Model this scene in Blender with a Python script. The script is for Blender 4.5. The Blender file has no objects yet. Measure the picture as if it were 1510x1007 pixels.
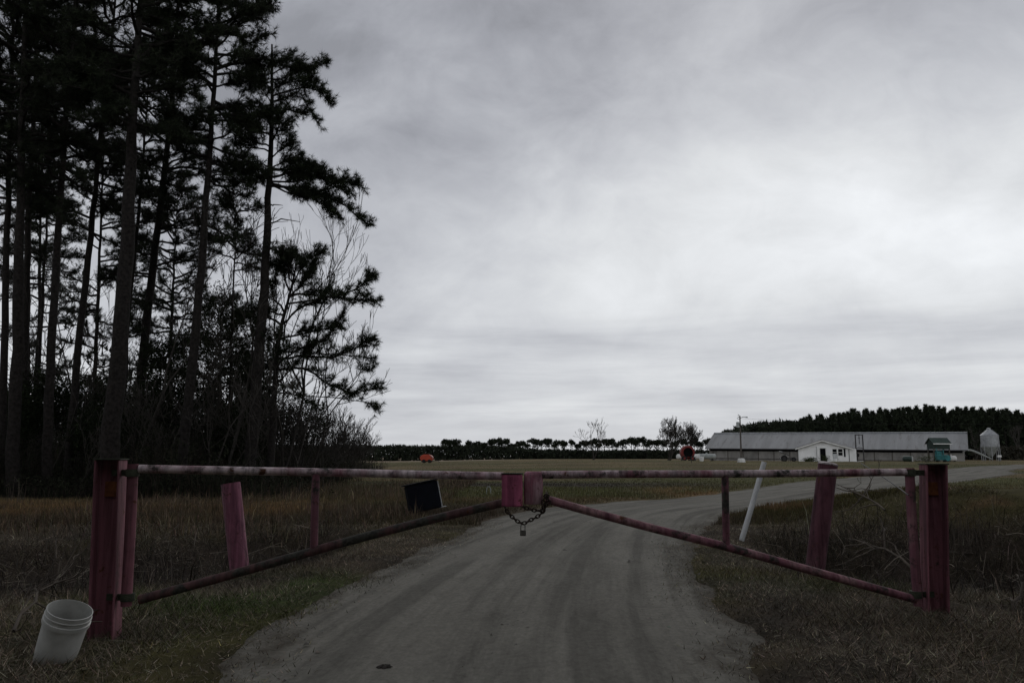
import bpy, math, random
import numpy as np
from mathutils import Vector, Matrix

R = math.radians
C = bpy.context.scene.collection
scn = bpy.context.scene
rng = np.random.default_rng(7)
random.seed(7)

# ------------------------------------------------------------------ camera, sky, sun, exposure
CAM_H, F_PX, CX, CY, TILT = 1.40, 1174.4, 755.0, 503.5, R(8.26)
cam_d = bpy.data.cameras.new("camera")
cam_d.sensor_width = 36.0
cam_d.lens = 28.0
cam_d.clip_start = 0.05
cam_d.clip_end = 9000
cam = bpy.data.objects.new("camera", cam_d)
C.objects.link(cam)
cam.location = (0, 0, CAM_H)
cam.rotation_euler = (R(90) + TILT, 0, 0)
scn.camera = cam
scn.view_settings.view_transform = 'Standard'
scn.view_settings.look = 'None'
scn.view_settings.gamma = 1.0
scn.view_settings.exposure = 0.0

SUN_EL, SUN_AZ = R(34), R(17)          # azimuth measured from +Y towards +X
world = bpy.data.worlds.new("World")
scn.world = world
world.use_nodes = True


SKY_A, SKY_B, SKY_C = 40.148254, 24.318471, 15.909310


def build_world():
    nt = world.node_tree
    nt.nodes.clear()
    N, L = nt.nodes.new, nt.links.new

    def math_(op, a, b=None, c=None, clamp=False):
        n = N('ShaderNodeMath'); n.operation = op; n.use_clamp = clamp
        for i, v in enumerate((a, b, c)):
            if v is None: continue
            if isinstance(v, (int, float)): n.inputs[i].default_value = v
            else: L(v, n.inputs[i])
        return n.outputs[0]

    def comb(x, y, z):
        n = N('ShaderNodeCombineXYZ')
        for i, v in enumerate((x, y, z)):
            if isinstance(v, (int, float)): n.inputs[i].default_value = v
            else: L(v, n.inputs[i])
        return n.outputs[0]

    def noise(vec, scale, detail=5, rough=0.5, dist=0.0):
        n = N('ShaderNodeTexNoise'); L(vec, n.inputs['Vector'])
        n.inputs['Scale'].default_value = scale; n.inputs['Detail'].default_value = detail
        n.inputs['Roughness'].default_value = rough; n.inputs['Distortion'].default_value = dist
        return n.outputs['Fac']

    def ramp(fac, stops, interp='EASE'):
        n = N('ShaderNodeValToRGB'); n.color_ramp.interpolation = interp
        els = n.color_ramp.elements
        while len(els) > 1: els.remove(els[-1])
        for i, (p, v) in enumerate(stops):
            e = els[0] if i == 0 else els.new(p)
            e.position = p; e.color = (v, v, v, 1)
        L(fac, n.inputs[0])
        return n.outputs[0]

    tc = N('ShaderNodeTexCoord')
    sep = N('ShaderNodeSeparateXYZ'); L(tc.outputs['Generated'], sep.inputs[0])
    x, y, z = sep.outputs
    zc = math_('MAXIMUM', z, 0.0)
    den = math_('ADD', zc, 0.34)
    px, py = math_('DIVIDE', x, den), math_('DIVIDE', y, den)
    big = noise(comb(px, py, SKY_A), 1.25, 4, 0.5, 0.5)              # large banks of the cloud deck
    den2 = math_('ADD', zc, 0.80)
    qx, qy = math_('DIVIDE', x, den2), math_('DIVIDE', y, den2)
    med = noise(comb(math_('ADD', qx, math_('MULTIPLY', qy, 0.35)), math_('MULTIPLY', qy, 1.15), SKY_B), 5.2, 10, 0.57, 0.45)
    fine = noise(comb(qx, math_('MULTIPLY', qy, 1.3), 4.7), 13.0, 8, 0.62, 0.6)
    # long low bars of stratus near the horizon
    bars = noise(comb(math_('MULTIPLY', x, 1.6), math_('MULTIPLY_ADD', y, 1.6, SKY_C), math_('MULTIPLY', z, 17.0)), 1.7, 9, 0.58, 0.25)
    lowm = ramp(zc, [(0.0, 0.25), (0.05, 1.0), (0.13, 0.75), (0.21, 0.0)])
    highm = ramp(zc, [(0.03, 0.12), (0.12, 0.45), (0.22, 0.85), (0.4, 1.0), (1.0, 1.0)])
    # brightness of the deck by elevation: thin and bright low down, thick and grey overhead
    base = ramp(zc, [(0.0, 0.63), (0.06, 0.60), (0.12, 0.57), (0.20, 0.55), (0.30, 0.47), (0.40, 0.385), (0.50, 0.32), (0.8, 0.27), (1.0, 0.27)], 'LINEAR')
    # thin place in the deck round the hidden sun
    vm = N('ShaderNodeVectorMath'); vm.operation = 'DOT_PRODUCT'
    L(tc.outputs['Generated'], vm.inputs[0])
    el, az = R(17), R(25)
    vm.inputs[1].default_value = (math.cos(el) * math.sin(az), math.cos(el) * math.cos(az), math.sin(el))
    glow = ramp(vm.outputs['Value'], [(0.76, 0.0), (0.90, 0.45), (1.0, 1.0)])
    v = math_('ADD', base, math_('MULTIPLY', math_('MULTIPLY', math_('SUBTRACT', big, 0.5), 0.50), highm))
    v = math_('ADD', v, math_('MULTIPLY', math_('MULTIPLY', math_('SUBTRACT', med, 0.5), 0.46), highm))
    v = math_('ADD', v, math_('MULTIPLY', math_('MULTIPLY', math_('SUBTRACT', fine, 0.5), 0.20), highm))
    v = math_('ADD', v, math_('MULTIPLY', math_('MULTIPLY', math_('SUBTRACT', bars, 0.50), 0.72), lowm))
    glowm = ramp(zc, [(0.0, 0.15), (0.11, 0.30), (0.24, 1.0), (0.30, 1.0), (0.45, 0.6), (0.6, 0.5)])
    v = math_('ADD', v, math_('MULTIPLY', math_('MULTIPLY', glow, glowm), 0.29))
    v = math_('MINIMUM', math_('MAXIMUM', v, 0.30), 0.92)
    # brightness added to the unseen sky behind the camera, lighting camera-facing walls
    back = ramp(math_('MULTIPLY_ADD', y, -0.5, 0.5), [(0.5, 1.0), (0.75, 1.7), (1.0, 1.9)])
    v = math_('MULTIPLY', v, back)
    # thick cloud is a little bluer than thin cloud
    mix = N('ShaderNodeMix'); mix.data_type = 'RGBA'
    L(ramp(v, [(0.36, 0.0), (0.75, 1.0)], 'LINEAR'), mix.inputs[0])
    mix.inputs[6].default_value = (0.955, 0.985, 1.09, 1)
    mix.inputs[7].default_value = (0.972, 0.998, 1.03, 1)
    mul = N('ShaderNodeVectorMath'); mul.operation = 'SCALE'
    L(mix.outputs[2], mul.inputs[0]); L(v, mul.inputs['Scale'])
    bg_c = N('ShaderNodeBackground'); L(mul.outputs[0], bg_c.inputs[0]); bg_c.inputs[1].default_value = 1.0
    sky = N('ShaderNodeTexSky'); sky.sky_type = 'NISHITA'; sky.sun_disc = False
    sky.sun_elevation = SUN_EL; sky.sun_rotation = SUN_AZ
    bg_s = N('ShaderNodeBackground'); L(sky.outputs[0], bg_s.inputs[0]); bg_s.inputs[1].default_value = 0.05
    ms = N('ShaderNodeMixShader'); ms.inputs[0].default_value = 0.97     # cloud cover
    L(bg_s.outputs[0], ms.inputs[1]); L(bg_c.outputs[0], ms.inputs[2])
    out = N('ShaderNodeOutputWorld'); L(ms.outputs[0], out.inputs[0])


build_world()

sun_d = bpy.data.lights.new("sun", 'SUN')
sun_d.energy = 0.5
sun_d.angle = R(35)
sun_d.color = (1.0, 0.97, 0.93)
sun = bpy.data.objects.new("sun", sun_d)
C.objects.link(sun)
sd = Vector((math.cos(SUN_EL) * math.sin(SUN_AZ), math.cos(SUN_EL) * math.cos(SUN_AZ), math.sin(SUN_EL)))
sun.rotation_euler = sd.to_track_quat('Z', 'Y').to_euler()
sun.location = (0, 0, 60)


# ------------------------------------------------------------------ measuring helpers
def ray(px, py):
    dx, dz = (px - CX) / F_PX, (CY - py) / F_PX
    return np.array([dx, math.cos(TILT) - dz * math.sin(TILT), math.sin(TILT) + dz * math.cos(TILT)])


def P(px, py, Y):
    """the point seen at a place of the photograph, at distance Y"""
    d = ray(px, py)
    s = Y / d[1]
    return np.array([d[0] * s, Y, CAM_H + d[2] * s])


def ss(a, b, v):
    t = np.clip((np.asarray(v, float) - a) / (b - a), 0, 1)
    return t * t * (3 - 2 * t)


def rise(x, y):
    x = np.asarray(x, float); y = np.asarray(y, float)
    k = ss(-45, 15, x)
    h = 0.75 * ss(40, 120, y) * k
    h = h + 0.30 * np.exp(-((x - 14) / 14) ** 2 - ((y - 112) / 22) ** 2)
    return h


def G(px, py):
    d = ray(px, py)
    t = 0.5
    for _ in range(4000):
        p = np.array([0, 0, CAM_H]) + d * t
        if p[2] <= rise(p[0], p[1]): break
        t *= 1.003
    return p


def vnoise(x, y, seed=0):
    x = np.asarray(x, float); y = np.asarray(y, float)
    xi, yi = np.floor(x).astype(np.int64), np.floor(y).astype(np.int64)
    fx, fy = x - xi, y - yi
    fx, fy = fx * fx * (3 - 2 * fx), fy * fy * (3 - 2 * fy)

    def h(a, b):
        n = (a * 374761393 + b * 668265263 + seed * 974634777) & 0x7fffffff
        n = ((n ^ (n >> 13)) * 1274126177) & 0x7fffffff
        return ((n ^ (n >> 16)) & 0xffff) / 65535.0
    return (h(xi, yi) * (1 - fx) + h(xi + 1, yi) * fx) * (1 - fy) + (h(xi, yi + 1) * (1 - fx) + h(xi + 1, yi + 1) * fx) * fy


def fbm(x, y, seed=0, oct=4):
    a, s, f, tot = 0.5, 0.0, 1.0, 0.0
    for i in range(oct):
        s = s + a * vnoise(np.asarray(x) * f, np.asarray(y) * f, seed + i * 17); tot += a
        a *= 0.5; f *= 2.03
    return s / tot


# ------------------------------------------------------------------ road line
PAIRS = [((305, 1007), (1125, 1007)), ((395, 932), (1092, 940)), ((500, 868), (1062, 890)), ((610, 820), (1022, 840)),
         ((700, 784), (1004, 805)), ((752, 764), (1015, 784)), ((812, 748), (1050, 764)), ((895, 740), (1100, 750)),
         ((1020, 732), (1170, 738)), ((1130, 720), (1235, 727)), ((1233, 708), (1330, 716)), ((1332, 700), (1400, 707)),
         ((1395, 694), (1450, 700))]
ctr, hw = [], []
for l, r in PAIRS:
    a, b = G(*l)[:2], G(*r)[:2]
    ctr.append((a + b) / 2); hw.append(np.linalg.norm(b - a) / 2)
d0 = ctr[0] - ctr[1]
ctr.insert(0, ctr[0] + d0 / np.linalg.norm(d0) * 9); hw.insert(0, hw[0])
for px, py, w in ((1440, 692.5, 2.6), (1480, 688, 2.6), (1530, 685.5, 2.6)):
    ctr.append(G(px, py)[:2]); hw.append(w)
e_ = ctr[-1] - ctr[-2]
ctr.append(ctr[-1] + e_ / np.linalg.norm(e_) * 60); hw.append(2.6)
ctr, hw = np.array(ctr), np.clip(np.array(hw), 1.8, 3.6)


def catmull(pts, n=24):
    out = []
    P_ = np.vstack([2 * pts[0] - pts[1], pts, 2 * pts[-1] - pts[-2]])
    for i in range(1, len(P_) - 2):
        p0, p1, p2, p3 = P_[i - 1:i + 3]
        for t in np.linspace(0, 1, n, endpoint=False):
            out.append(0.5 * (2 * p1 + (p2 - p0) * t + (2 * p0 - 5 * p1 + 4 * p2 - p3) * t * t + (-p0 + 3 * p1 - 3 * p2 + p3) * t ** 3))
    out.append(P_[-2])
    return np.array(out)


cl = catmull(np.column_stack([ctr, hw]))
for _ in range(25):
    cl[1:-1] = 0.25 * cl[:-2] + 0.5 * cl[1:-1] + 0.25 * cl[2:]
seg = np.r_[0, np.cumsum(np.linalg.norm(np.diff(cl[:, :2], axis=0), axis=1))]
S = np.arange(0, seg[-1], 0.25)
CL = np.column_stack([np.interp(S, seg, cl[:, i]) for i in range(3)])


def road_e(x, y):
    """distance outside the road's edge (negative on the road)"""
    x = np.atleast_1d(np.asarray(x, float)); y = np.atleast_1d(np.asarray(y, float))
    out = np.empty(x.shape)
    xf, yf, of = x.ravel(), y.ravel(), out.ravel()
    K = CL[::2]
    for i in range(0, len(xf), 20000):
        d2 = (xf[i:i + 20000, None] - K[None, :, 0]) ** 2 + (yf[i:i + 20000, None] - K[None, :, 1]) ** 2
        j = d2.argmin(1)
        of[i:i + 20000] = np.sqrt(d2[np.arange(len(j)), j]) - K[j, 2]
    return of.reshape(x.shape) + 0.55 * (fbm(x * 0.6, y * 0.6, 5, 2) - 0.5) + 0.22 * (fbm(x * 2.4, y * 2.4, 6, 4) - 0.5)


def ditch_y(x):
    return 13.2 - 0.5 * np.clip(np.abs(x) - 3.2, 0, 9)


def base_h(x, y, e=None):
    x = np.asarray(x, float); y = np.asarray(y, float)
    if e is None: e = road_e(x, y)
    h = rise(x, y)
    m = ss(0.5, 2.2, e)
    yd = ditch_y(x)
    h = h - (0.85 + 0.35 * ss(2.5, 5.0, x)) * np.exp(-((y - yd) / 2.0) ** 2) * m * ss(2.0, 4.0, np.abs(x))
    h = h + 0.75 * np.exp(-((y - yd - 6.5) / 3.0) ** 2) * m * ss(5.0, 9.0, x)      # spoil bank beyond the right ditch
    h = h + 0.10 * (fbm(x * 0.5, y * 0.5, 3) - 0.5) * ss(-0.2, 1.5, e) + 0.03 * (fbm(x * 2.2, y * 2.2, 9) - 0.5) * ss(0, 1, e)
    return h


def ground_h(x, y, e=None):
    if e is None: e = road_e(x, y)
    return base_h(x, y, e) - 0.10 * ss(0.15, -0.25, e)


def gh(x, y):
    return float(ground_h(np.array([x]), np.array([y]))[0])


# ------------------------------------------------------------------ object helpers
def tag(o, label, cat, group=None):
    o['label'] = label; o['category'] = cat
    if group: o['group'] = group
    return o


def kind(o, k):
    o['kind'] = k
    return o


def thing(name, label, cat, loc=(0, 0, 0), group=None, rz=0):
    o = bpy.data.objects.new(name, None)
    C.objects.link(o)
    o.location = loc; o.rotation_euler = (0, 0, rz); o.empty_display_size = 0.2
    return tag(o, label, cat, group)


def np_mesh(name, V, F, mat, parent=None, col=None, smooth=False, nv=3):
    """V (n,3) world or local verts, F (m,nv) faces"""
    me = bpy.data.meshes.new(name)
    V = np.ascontiguousarray(V, np.float32); F = np.ascontiguousarray(F, np.int32)
    me.vertices.add(len(V)); me.vertices.foreach_set('co', V.ravel())
    me.loops.add(F.size); me.loops.foreach_set('vertex_index', F.ravel())
    me.polygons.add(len(F))
    me.polygons.foreach_set('loop_start', np.arange(0, F.size, F.shape[1], dtype=np.int32))
    try: me.polygons.foreach_set('loop_total', np.full(len(F), F.shape[1], np.int32))
    except Exception: pass
    if smooth: me.polygons.foreach_set('use_smooth', np.ones(len(F), bool))
    if col is not None:
        a = me.color_attributes.new('Col', 'FLOAT_COLOR', 'POINT')
        c = np.ones((len(V), 4), np.float32); c[:, :3] = col
        a.data.foreach_set('color', c.ravel())
    me.update(calc_edges=True); me.validate()
    me.materials.append(mat)
    o = bpy.data.objects.new(name, me)
    C.objects.link(o)
    if parent is not None:
        o.parent = parent
    return o


class MB:
    """collects shapes (local coordinates) that become one mesh object"""
    def __init__(self):
        self.v, self.f = [], []

    def add(self, vs, fs):
        n = len(self.v)
        self.v += [tuple(map(float, p)) for p in vs]
        self.f += [tuple(i + n for i in f) for f in fs]
        return self

    def box(self, c, s, M=None):
        x, y, z = (q / 2 for q in s)
        vs = [(-x, -y, -z), (x, -y, -z), (x, y, -z), (-x, y, -z), (-x, -y, z), (x, -y, z), (x, y, z), (-x, y, z)]
        c = np.array(c)
        if M is not None: vs = [np.array(M @ Vector(p)) for p in vs]
        return self.add([np.array(p) + c for p in vs], [(0, 3, 2, 1), (4, 5, 6, 7), (0, 1, 5, 4), (1, 2, 6, 5), (2, 3, 7, 6), (3, 0, 4, 7)])

    def hexa(self, vs):
        return self.add(vs, [(0, 3, 2, 1), (4, 5, 6, 7), (0, 1, 5, 4), (1, 2, 6, 5), (2, 3, 7, 6), (3, 0, 4, 7)])

    def tube(self, pts, rs, n=10, cap=True, wob=0.0):
        pts = [np.array(p, float) for p in pts]
        if isinstance(rs, (int, float)): rs = [rs] * len(pts)
        base = len(self.v)
        up = None
        rings = []
        for i, p in enumerate(pts):
            t = pts[min(i + 1, len(pts) - 1)] - pts[max(i - 1, 0)]
            t = t / (np.linalg.norm(t) + 1e-9)
            if up is None:
                a = np.array([0, 0, 1.0]) if abs(t[2]) < 0.9 else np.array([1.0, 0, 0])
                up = np.cross(t, a)
            up = up - t * np.dot(up, t); up /= np.linalg.norm(up) + 1e-9
            w = np.cross(t, up)
            rings.append([p + (up * math.cos(2 * math.pi * k / n) + w * math.sin(2 * math.pi * k / n)) * rs[i] * (1 + wob * (random.random() - .5)) for k in range(n)])
        vs = [q for r in rings for q in r]
        fs = []
        for i in range(len(pts) - 1):
            for k in range(n):
                a, b = i * n + k, i * n + (k + 1) % n
                fs.append((a, b, b + n, a + n))
        if cap:
            fs.append(tuple(range(n))[::-1]); fs.append(tuple(range((len(pts) - 1) * n, len(pts) * n)))
        return self.add(vs, fs)

    def lathe(self, prof, n=24, c=(0, 0, 0), M=None):
        vs, fs = [], []
        for r, z in prof:
            for k in range(n):
                q = Vector((r * math.cos(2 * math.pi * k / n), r * math.sin(2 * math.pi * k / n), z))
                if M is not None: q = M @ q
                vs.append(np.array(q) + np.array(c))
        for i in range(len(prof) - 1):
            for k in range(n):
                a, b = i * n + k, i * n + (k + 1) % n
                fs.append((a, b, b + n, a + n))
        return self.add(vs, fs)

    def build(self, name, mat, parent=None, smooth=False, bevel=0.0, loc=None):
        me = bpy.data.meshes.new(name)
        me.from_pydata(self.v, [], self.f)
        me.update()
        if smooth:
            me.polygons.foreach_set('use_smooth', np.ones(len(me.polygons), bool))
        me.materials.append(mat)
        o = bpy.data.objects.new(name, me)
        C.objects.link(o)
        if loc is not None: o.location = loc
        if bevel:
            m = o.modifiers.new('bevel', 'BEVEL'); m.width = bevel; m.segments = 2; m.limit_method = 'ANGLE'
        if smooth and bevel == 0:
            m = o.modifiers.new('split', 'EDGE_SPLIT'); m.split_angle = R(50)
        if parent is not None: o.parent = parent
        return o


def copy_tree(o, parent=None):
    c = o.copy(); C.objects.link(c)
    if parent is not None: c.parent = parent
    for ch in list(o.children): copy_tree(ch, c)
    return c


# ------------------------------------------------------------------ materials
def mat_new(name):
    m = bpy.data.materials.new(name); m.use_nodes = True
    nt = m.node_tree
    b = nt.nodes['Principled BSDF']
    return m, nt, b


def n_noise(nt, scale, detail=5, rough=0.55, dist=0.0, coord='Object', stretch=None):
    tc = nt.nodes.new('ShaderNodeTexCoord')
    src = tc.outputs[coord]
    if stretch:
        mp = nt.nodes.new('ShaderNodeMapping'); mp.inputs['Scale'].default_value = stretch
        nt.links.new(src, mp.inputs[0]); src = mp.outputs[0]
    n = nt.nodes.new('ShaderNodeTexNoise')
    nt.links.new(src, n.inputs['Vector'])
    n.inputs['Scale'].default_value = scale; n.inputs['Detail'].default_value = detail
    n.inputs['Roughness'].default_value = rough; n.inputs['Distortion'].default_value = dist
    return n.outputs['Fac']


def n_ramp(nt, fac, stops, interp='LINEAR'):
    r = nt.nodes.new('ShaderNodeValToRGB'); r.color_ramp.interpolation = interp
    els = r.color_ramp.elements
    while len(els) > 1: els.remove(els[-1])
    for i, (p, c) in enumerate(stops):
        e = els[0] if i == 0 else els.new(p)
        e.position = p
        e.color = (c, c, c, 1) if isinstance(c, (int, float)) else (*c, 1)
    nt.links.new(fac, r.inputs[0])
    return r.outputs[0]


def n_mix(nt, fac, a, b, mode='MIX'):
    m = nt.nodes.new('ShaderNodeMix'); m.data_type = 'RGBA'; m.blend_type = mode
    for v, i in ((fac, 0), (a, 6), (b, 7)):
        if isinstance(v, (int, float)): m.inputs[i].default_value = v
        elif isinstance(v, tuple): m.inputs[i].default_value = (*v, 1)
        else: nt.links.new(v, m.inputs[i])
    return m.outputs[2]


def n_bump(nt, b, h, strength=0.3, dist=0.02):
    bp = nt.nodes.new('ShaderNodeBump'); bp.inputs['Strength'].default_value = strength; bp.inputs['Distance'].default_value = dist
    nt.links.new(h, bp.inputs['Height']); nt.links.new(bp.outputs[0], b.inputs['Normal'])


def mat_plain(name, col, rough=0.7, var=0.35, scale=3.0, metal=0.0, bump=0.0, spec=0.3):
    """a painted or natural surface with blotchy wear"""
    m, nt, b = mat_new(name)
    f = n_noise(nt, scale, 6, 0.6)
    lo = tuple(c * (1 - var) for c in col); hi = tuple(min(1, c * (1 + var * 0.6)) for c in col)
    nt.links.new(n_ramp(nt, f, [(0.3, lo), (0.7, hi)]), b.inputs['Base Color'])
    b.inputs['Roughness'].default_value = rough; b.inputs['Metallic'].default_value = metal
    b.inputs['Specular IOR Level'].default_value = spec
    if bump: n_bump(nt, b, n_noise(nt, scale * 6, 5, 0.6), bump)
    return m


def mat_leaf(name, spec=0.15, rough=0.7, trans=0.0):
    m, nt, b = mat_new(name)
    a = nt.nodes.new('ShaderNodeAttribute'); a.attribute_name = 'Col'
    nt.links.new(a.outputs['Color'], b.inputs['Base Color'])
    b.inputs['Roughness'].default_value = rough; b.inputs['Specular IOR Level'].default_value = spec
    return m


def mat_pink_paint(name, pink, pale, lichen_amt, seed, pale_amt=0.5):
    m, nt, b = mat_new(name)
    off = (seed * 3.1, seed * 1.7, seed * 2.3)
    tc = nt.nodes.new('ShaderNodeTexCoord')
    mp = nt.nodes.new('ShaderNodeMapping'); mp.inputs['Location'].default_value = off
    nt.links.new(tc.outputs['Object'], mp.inputs[0])

    def ns(scale, detail=6, rough=0.6, st=None):
        src = mp.outputs[0]
        if st:
            m2 = nt.nodes.new('ShaderNodeMapping'); m2.inputs['Scale'].default_value = st
            nt.links.new(src, m2.inputs[0]); src = m2.outputs[0]
        n = nt.nodes.new('ShaderNodeTexNoise'); nt.links.new(src, n.inputs['Vector'])
        n.inputs['Scale'].default_value = scale; n.inputs['Detail'].default_value = detail; n.inputs['Roughness'].default_value = rough
        return n.outputs['Fac']
    faded = n_ramp(nt, ns(2.6, 7, 0.65, (1, 1, 0.35)), [(0.62 - 0.24 * pale_amt, 0.0), (0.80 - 0.24 * pale_amt, 1.0)])
    c = n_mix(nt, faded, pink, pale)
    c = n_mix(nt, n_ramp(nt, ns(5, 7, 0.7, (1, 1, 0.5)), [(0.52, 0.0), (0.68, 0.75)]), c, (pink[0] * 0.4, pink[1] * 0.4, pink[2] * 0.4))
    rust = n_ramp(nt, ns(9, 8, 0.7), [(0.60, 0.0), (0.66, 1.0)])
    c = n_mix(nt, rust, c, (0.09, 0.035, 0.016))
    streak = n_ramp(nt, ns(16, 5, 0.65, (1, 1, 0.05)), [(0.40, 0.55), (0.55, 1.0), (0.70, 1.25)])
    c = n_mix(nt, 1.0, c, streak, 'MULTIPLY')
    chip = n_ramp(nt, ns(13, 9, 0.8, (1, 1, 0.45)), [(0.64, 0.0), (0.67, 0.8)])
    c = n_mix(nt, chip, c, pale)
    lich = n_ramp(nt, ns(4.2, 9, 0.75), [(0.64 - 0.2 * lichen_amt, 0.0), (0.72 - 0.2 * lichen_amt, 1.0)])
    lc = n_ramp(nt, ns(40, 4, 0.6), [(0.35, (0.018, 0.017, 0.014)), (0.7, (0.06, 0.058, 0.048))])
    c = n_mix(nt, lich, c, lc)
    nt.links.new(c, b.inputs['Base Color'])
    b.inputs['Roughness'].default_value = 0.75; b.inputs['Specular IOR Level'].default_value = 0.2
    n_bump(nt, b, ns(26, 6, 0.65), 0.35, 0.01)
    return m


M = {}
M['post_paint'] = mat_pink_paint('weathered_maroon_paint', (0.20, 0.080, 0.098), (0.26, 0.155, 0.165), 0.2, 1, 0.35)
M['rail_paint'] = mat_pink_paint('faded_pink_rail_paint', (0.22, 0.10, 0.12), (0.52, 0.43, 0.44), 0.58, 2, 0.9)
M['brace_paint'] = mat_pink_paint('rusted_pink_brace_paint', (0.18, 0.075, 0.095), (0.36, 0.22, 0.22), 0.55, 3, 0.5)
M['mossy_brace'] = mat_pink_paint('mossy_brace_paint', (0.09, 0.045, 0.045), (0.14, 0.10, 0.085), 1.0, 8, 0.2)
M['plate_paint'] = mat_pink_paint('bright_pink_plate_paint', (0.40, 0.105, 0.185), (0.46, 0.28, 0.32), 0.2, 4, 0.4)
M['pale_plate'] = mat_pink_paint('pale_pink_plate_paint', (0.28, 0.085, 0.13), (0.50, 0.38, 0.40), 0.25, 5, 0.55)
M['bollard_paint'] = mat_pink_paint('chalky_pink_bollard_paint', (0.23, 0.085, 0.125), (0.30, 0.17, 0.19), 0.2, 6, 0.4)
M['dark_bollard'] = mat_pink_paint('dull_maroon_bollard_paint', (0.105, 0.042, 0.055), (0.17, 0.09, 0.10), 0.2, 7, 0.3)
M['cap_paint'] = mat_pink_paint('chipped_white_cap_paint', (0.22, 0.08, 0.11), (0.52, 0.46, 0.46), 0.25, 9, 1.1)
M['moss_cap'] = mat_plain('mossy_steel', (0.045, 0.05, 0.032), 0.9, 0.6, 14, bump=0.5)
M['rust_chain'] = mat_plain('rusty_chain_steel', (0.035, 0.022, 0.016), 0.7, 0.6, 40, 0.3)
M['grey_steel'] = mat_plain('dull_grey_steel', (0.13, 0.125, 0.11), 0.5, 0.4, 20, 0.4)
M['bucket'] = mat_plain('grubby_white_bucket_plastic', (0.50, 0.50, 0.47), 0.5, 0.3, 5, bump=0.05)
M['pvc'] = mat_plain('white_pvc', (0.55, 0.56, 0.56), 0.45, 0.3, 4)
M['black_plastic'] = mat_plain('black_plastic', (0.006, 0.007, 0.011), 0.85, 0.4, 4, spec=0.1)
M['pale_edge'] = mat_plain('pale_grey_plastic', (0.42, 0.43, 0.43), 0.6, 0.3, 8)
M['bark'] = mat_plain('pine_bark', (0.027, 0.024, 0.022), 0.95, 0.6, 9, bump=0.9, spec=0.1)
M['pale_bark'] = mat_plain('bare_tree_bark', (0.055, 0.050, 0.045), 0.95, 0.4, 7, spec=0.1)
M['needles'] = mat_leaf('pine_needles')
M['leaves'] = mat_leaf('broad_leaves', 0.04, 0.9)
M['blades'] = mat_leaf('grass_blades', 0.1, 0.8)
M['white_siding'] = None
M['dark'] = mat_plain('dark_opening', (0.008, 0.008, 0.009), 1.0, 0.3, spec=0.02)  # near-black colour stands in for the unlit inside of openings
M['green_roof'] = mat_plain('faded_green_shingles', (0.035, 0.052, 0.045), 0.9, 0.35, 2)
M['green_wall'] = mat_plain('dark_green_boards', (0.028, 0.042, 0.036), 0.85, 0.35, 2)
M['teal'] = mat_plain('teal_machine_paint', (0.018, 0.125, 0.13), 0.6, 0.5, 2)
M['red'] = mat_plain('red_machine_paint', (0.15, 0.016, 0.014), 0.6, 0.5, 1.6)
M['orange'] = mat_plain('orange_machine_paint', (0.34, 0.042, 0.018), 0.45, 0.3, 1.2)
M['tank_white'] = mat_plain('white_tank_paint', (0.55, 0.55, 0.53), 0.5, 0.3, 1.5)
M['tank_grey'] = mat_plain('greyed_tank_paint', (0.30, 0.32, 0.31), 0.6, 0.4, 1.5)
M['tank_green'] = mat_plain('dark_green_tank_paint', (0.03, 0.05, 0.042), 0.5, 0.4, 1.5)
M['tyre'] = mat_plain('tyre_rubber', (0.012, 0.012, 0.012), 0.9, 0.3)
M['wood_pole'] = mat_plain('weathered_pole_wood', (0.085, 0.075, 0.065), 0.9, 0.4, 5)
M['frame_steel'] = mat_plain('dark_frame_steel', (0.03, 0.028, 0.028), 0.7, 0.4, 5)
M['galv'] = mat_plain('galvanised_steel', (0.30, 0.31, 0.32), 0.5, 0.3, 2, 0.35)
M['fascia'] = mat_plain('white_fascia', (0.68, 0.68, 0.66), 0.6, 0.2, 2)
M['mud'] = mat_plain('dark_mud', (0.035, 0.030, 0.026), 0.95, 0.5, 12, bump=0.6)
M['twig'] = mat_plain('dead_twig_wood', (0.10, 0.082, 0.065), 0.9, 0.5, 7)


def mat_siding(name, col, pitch, axis_z=True, dirt=0.35):
    m, nt, b = mat_new(name)
    tc = nt.nodes.new('ShaderNodeTexCoord')
    sp = nt.nodes.new('ShaderNodeSeparateXYZ'); nt.links.new(tc.outputs['Object'], sp.inputs[0])
    mm = nt.nodes.new('ShaderNodeMath'); mm.operation = 'MULTIPLY'; mm.inputs[1].default_value = 1.0 / pitch
    nt.links.new(sp.outputs[2 if axis_z else 0], mm.inputs[0])
    fr = nt.nodes.new('ShaderNodeMath'); fr.operation = 'FRACT'; nt.links.new(mm.outputs[0], fr.inputs[0])
    n_bump(nt, b, fr.outputs[0], 0.5, 0.03)
    f = n_noise(nt, 0.9, 7, 0.65, 0.3, stretch=(1, 1, 0.6))
    c = n_ramp(nt, f, [(0.32, tuple(v * (1 - dirt) for v in col)), (0.62, col)])
    nt.links.new(c, b.inputs['Base Color'])
    b.inputs['Roughness'].default_value = 0.7
    return m


M['white_siding'] = mat_siding('white_lap_siding', (0.87, 0.87, 0.86), 0.2, True, 0.18)
M['barn_wall'] = mat_siding('greyed_barn_boards', (0.24, 0.23, 0.215), 0.35, True, 0.5)


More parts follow.
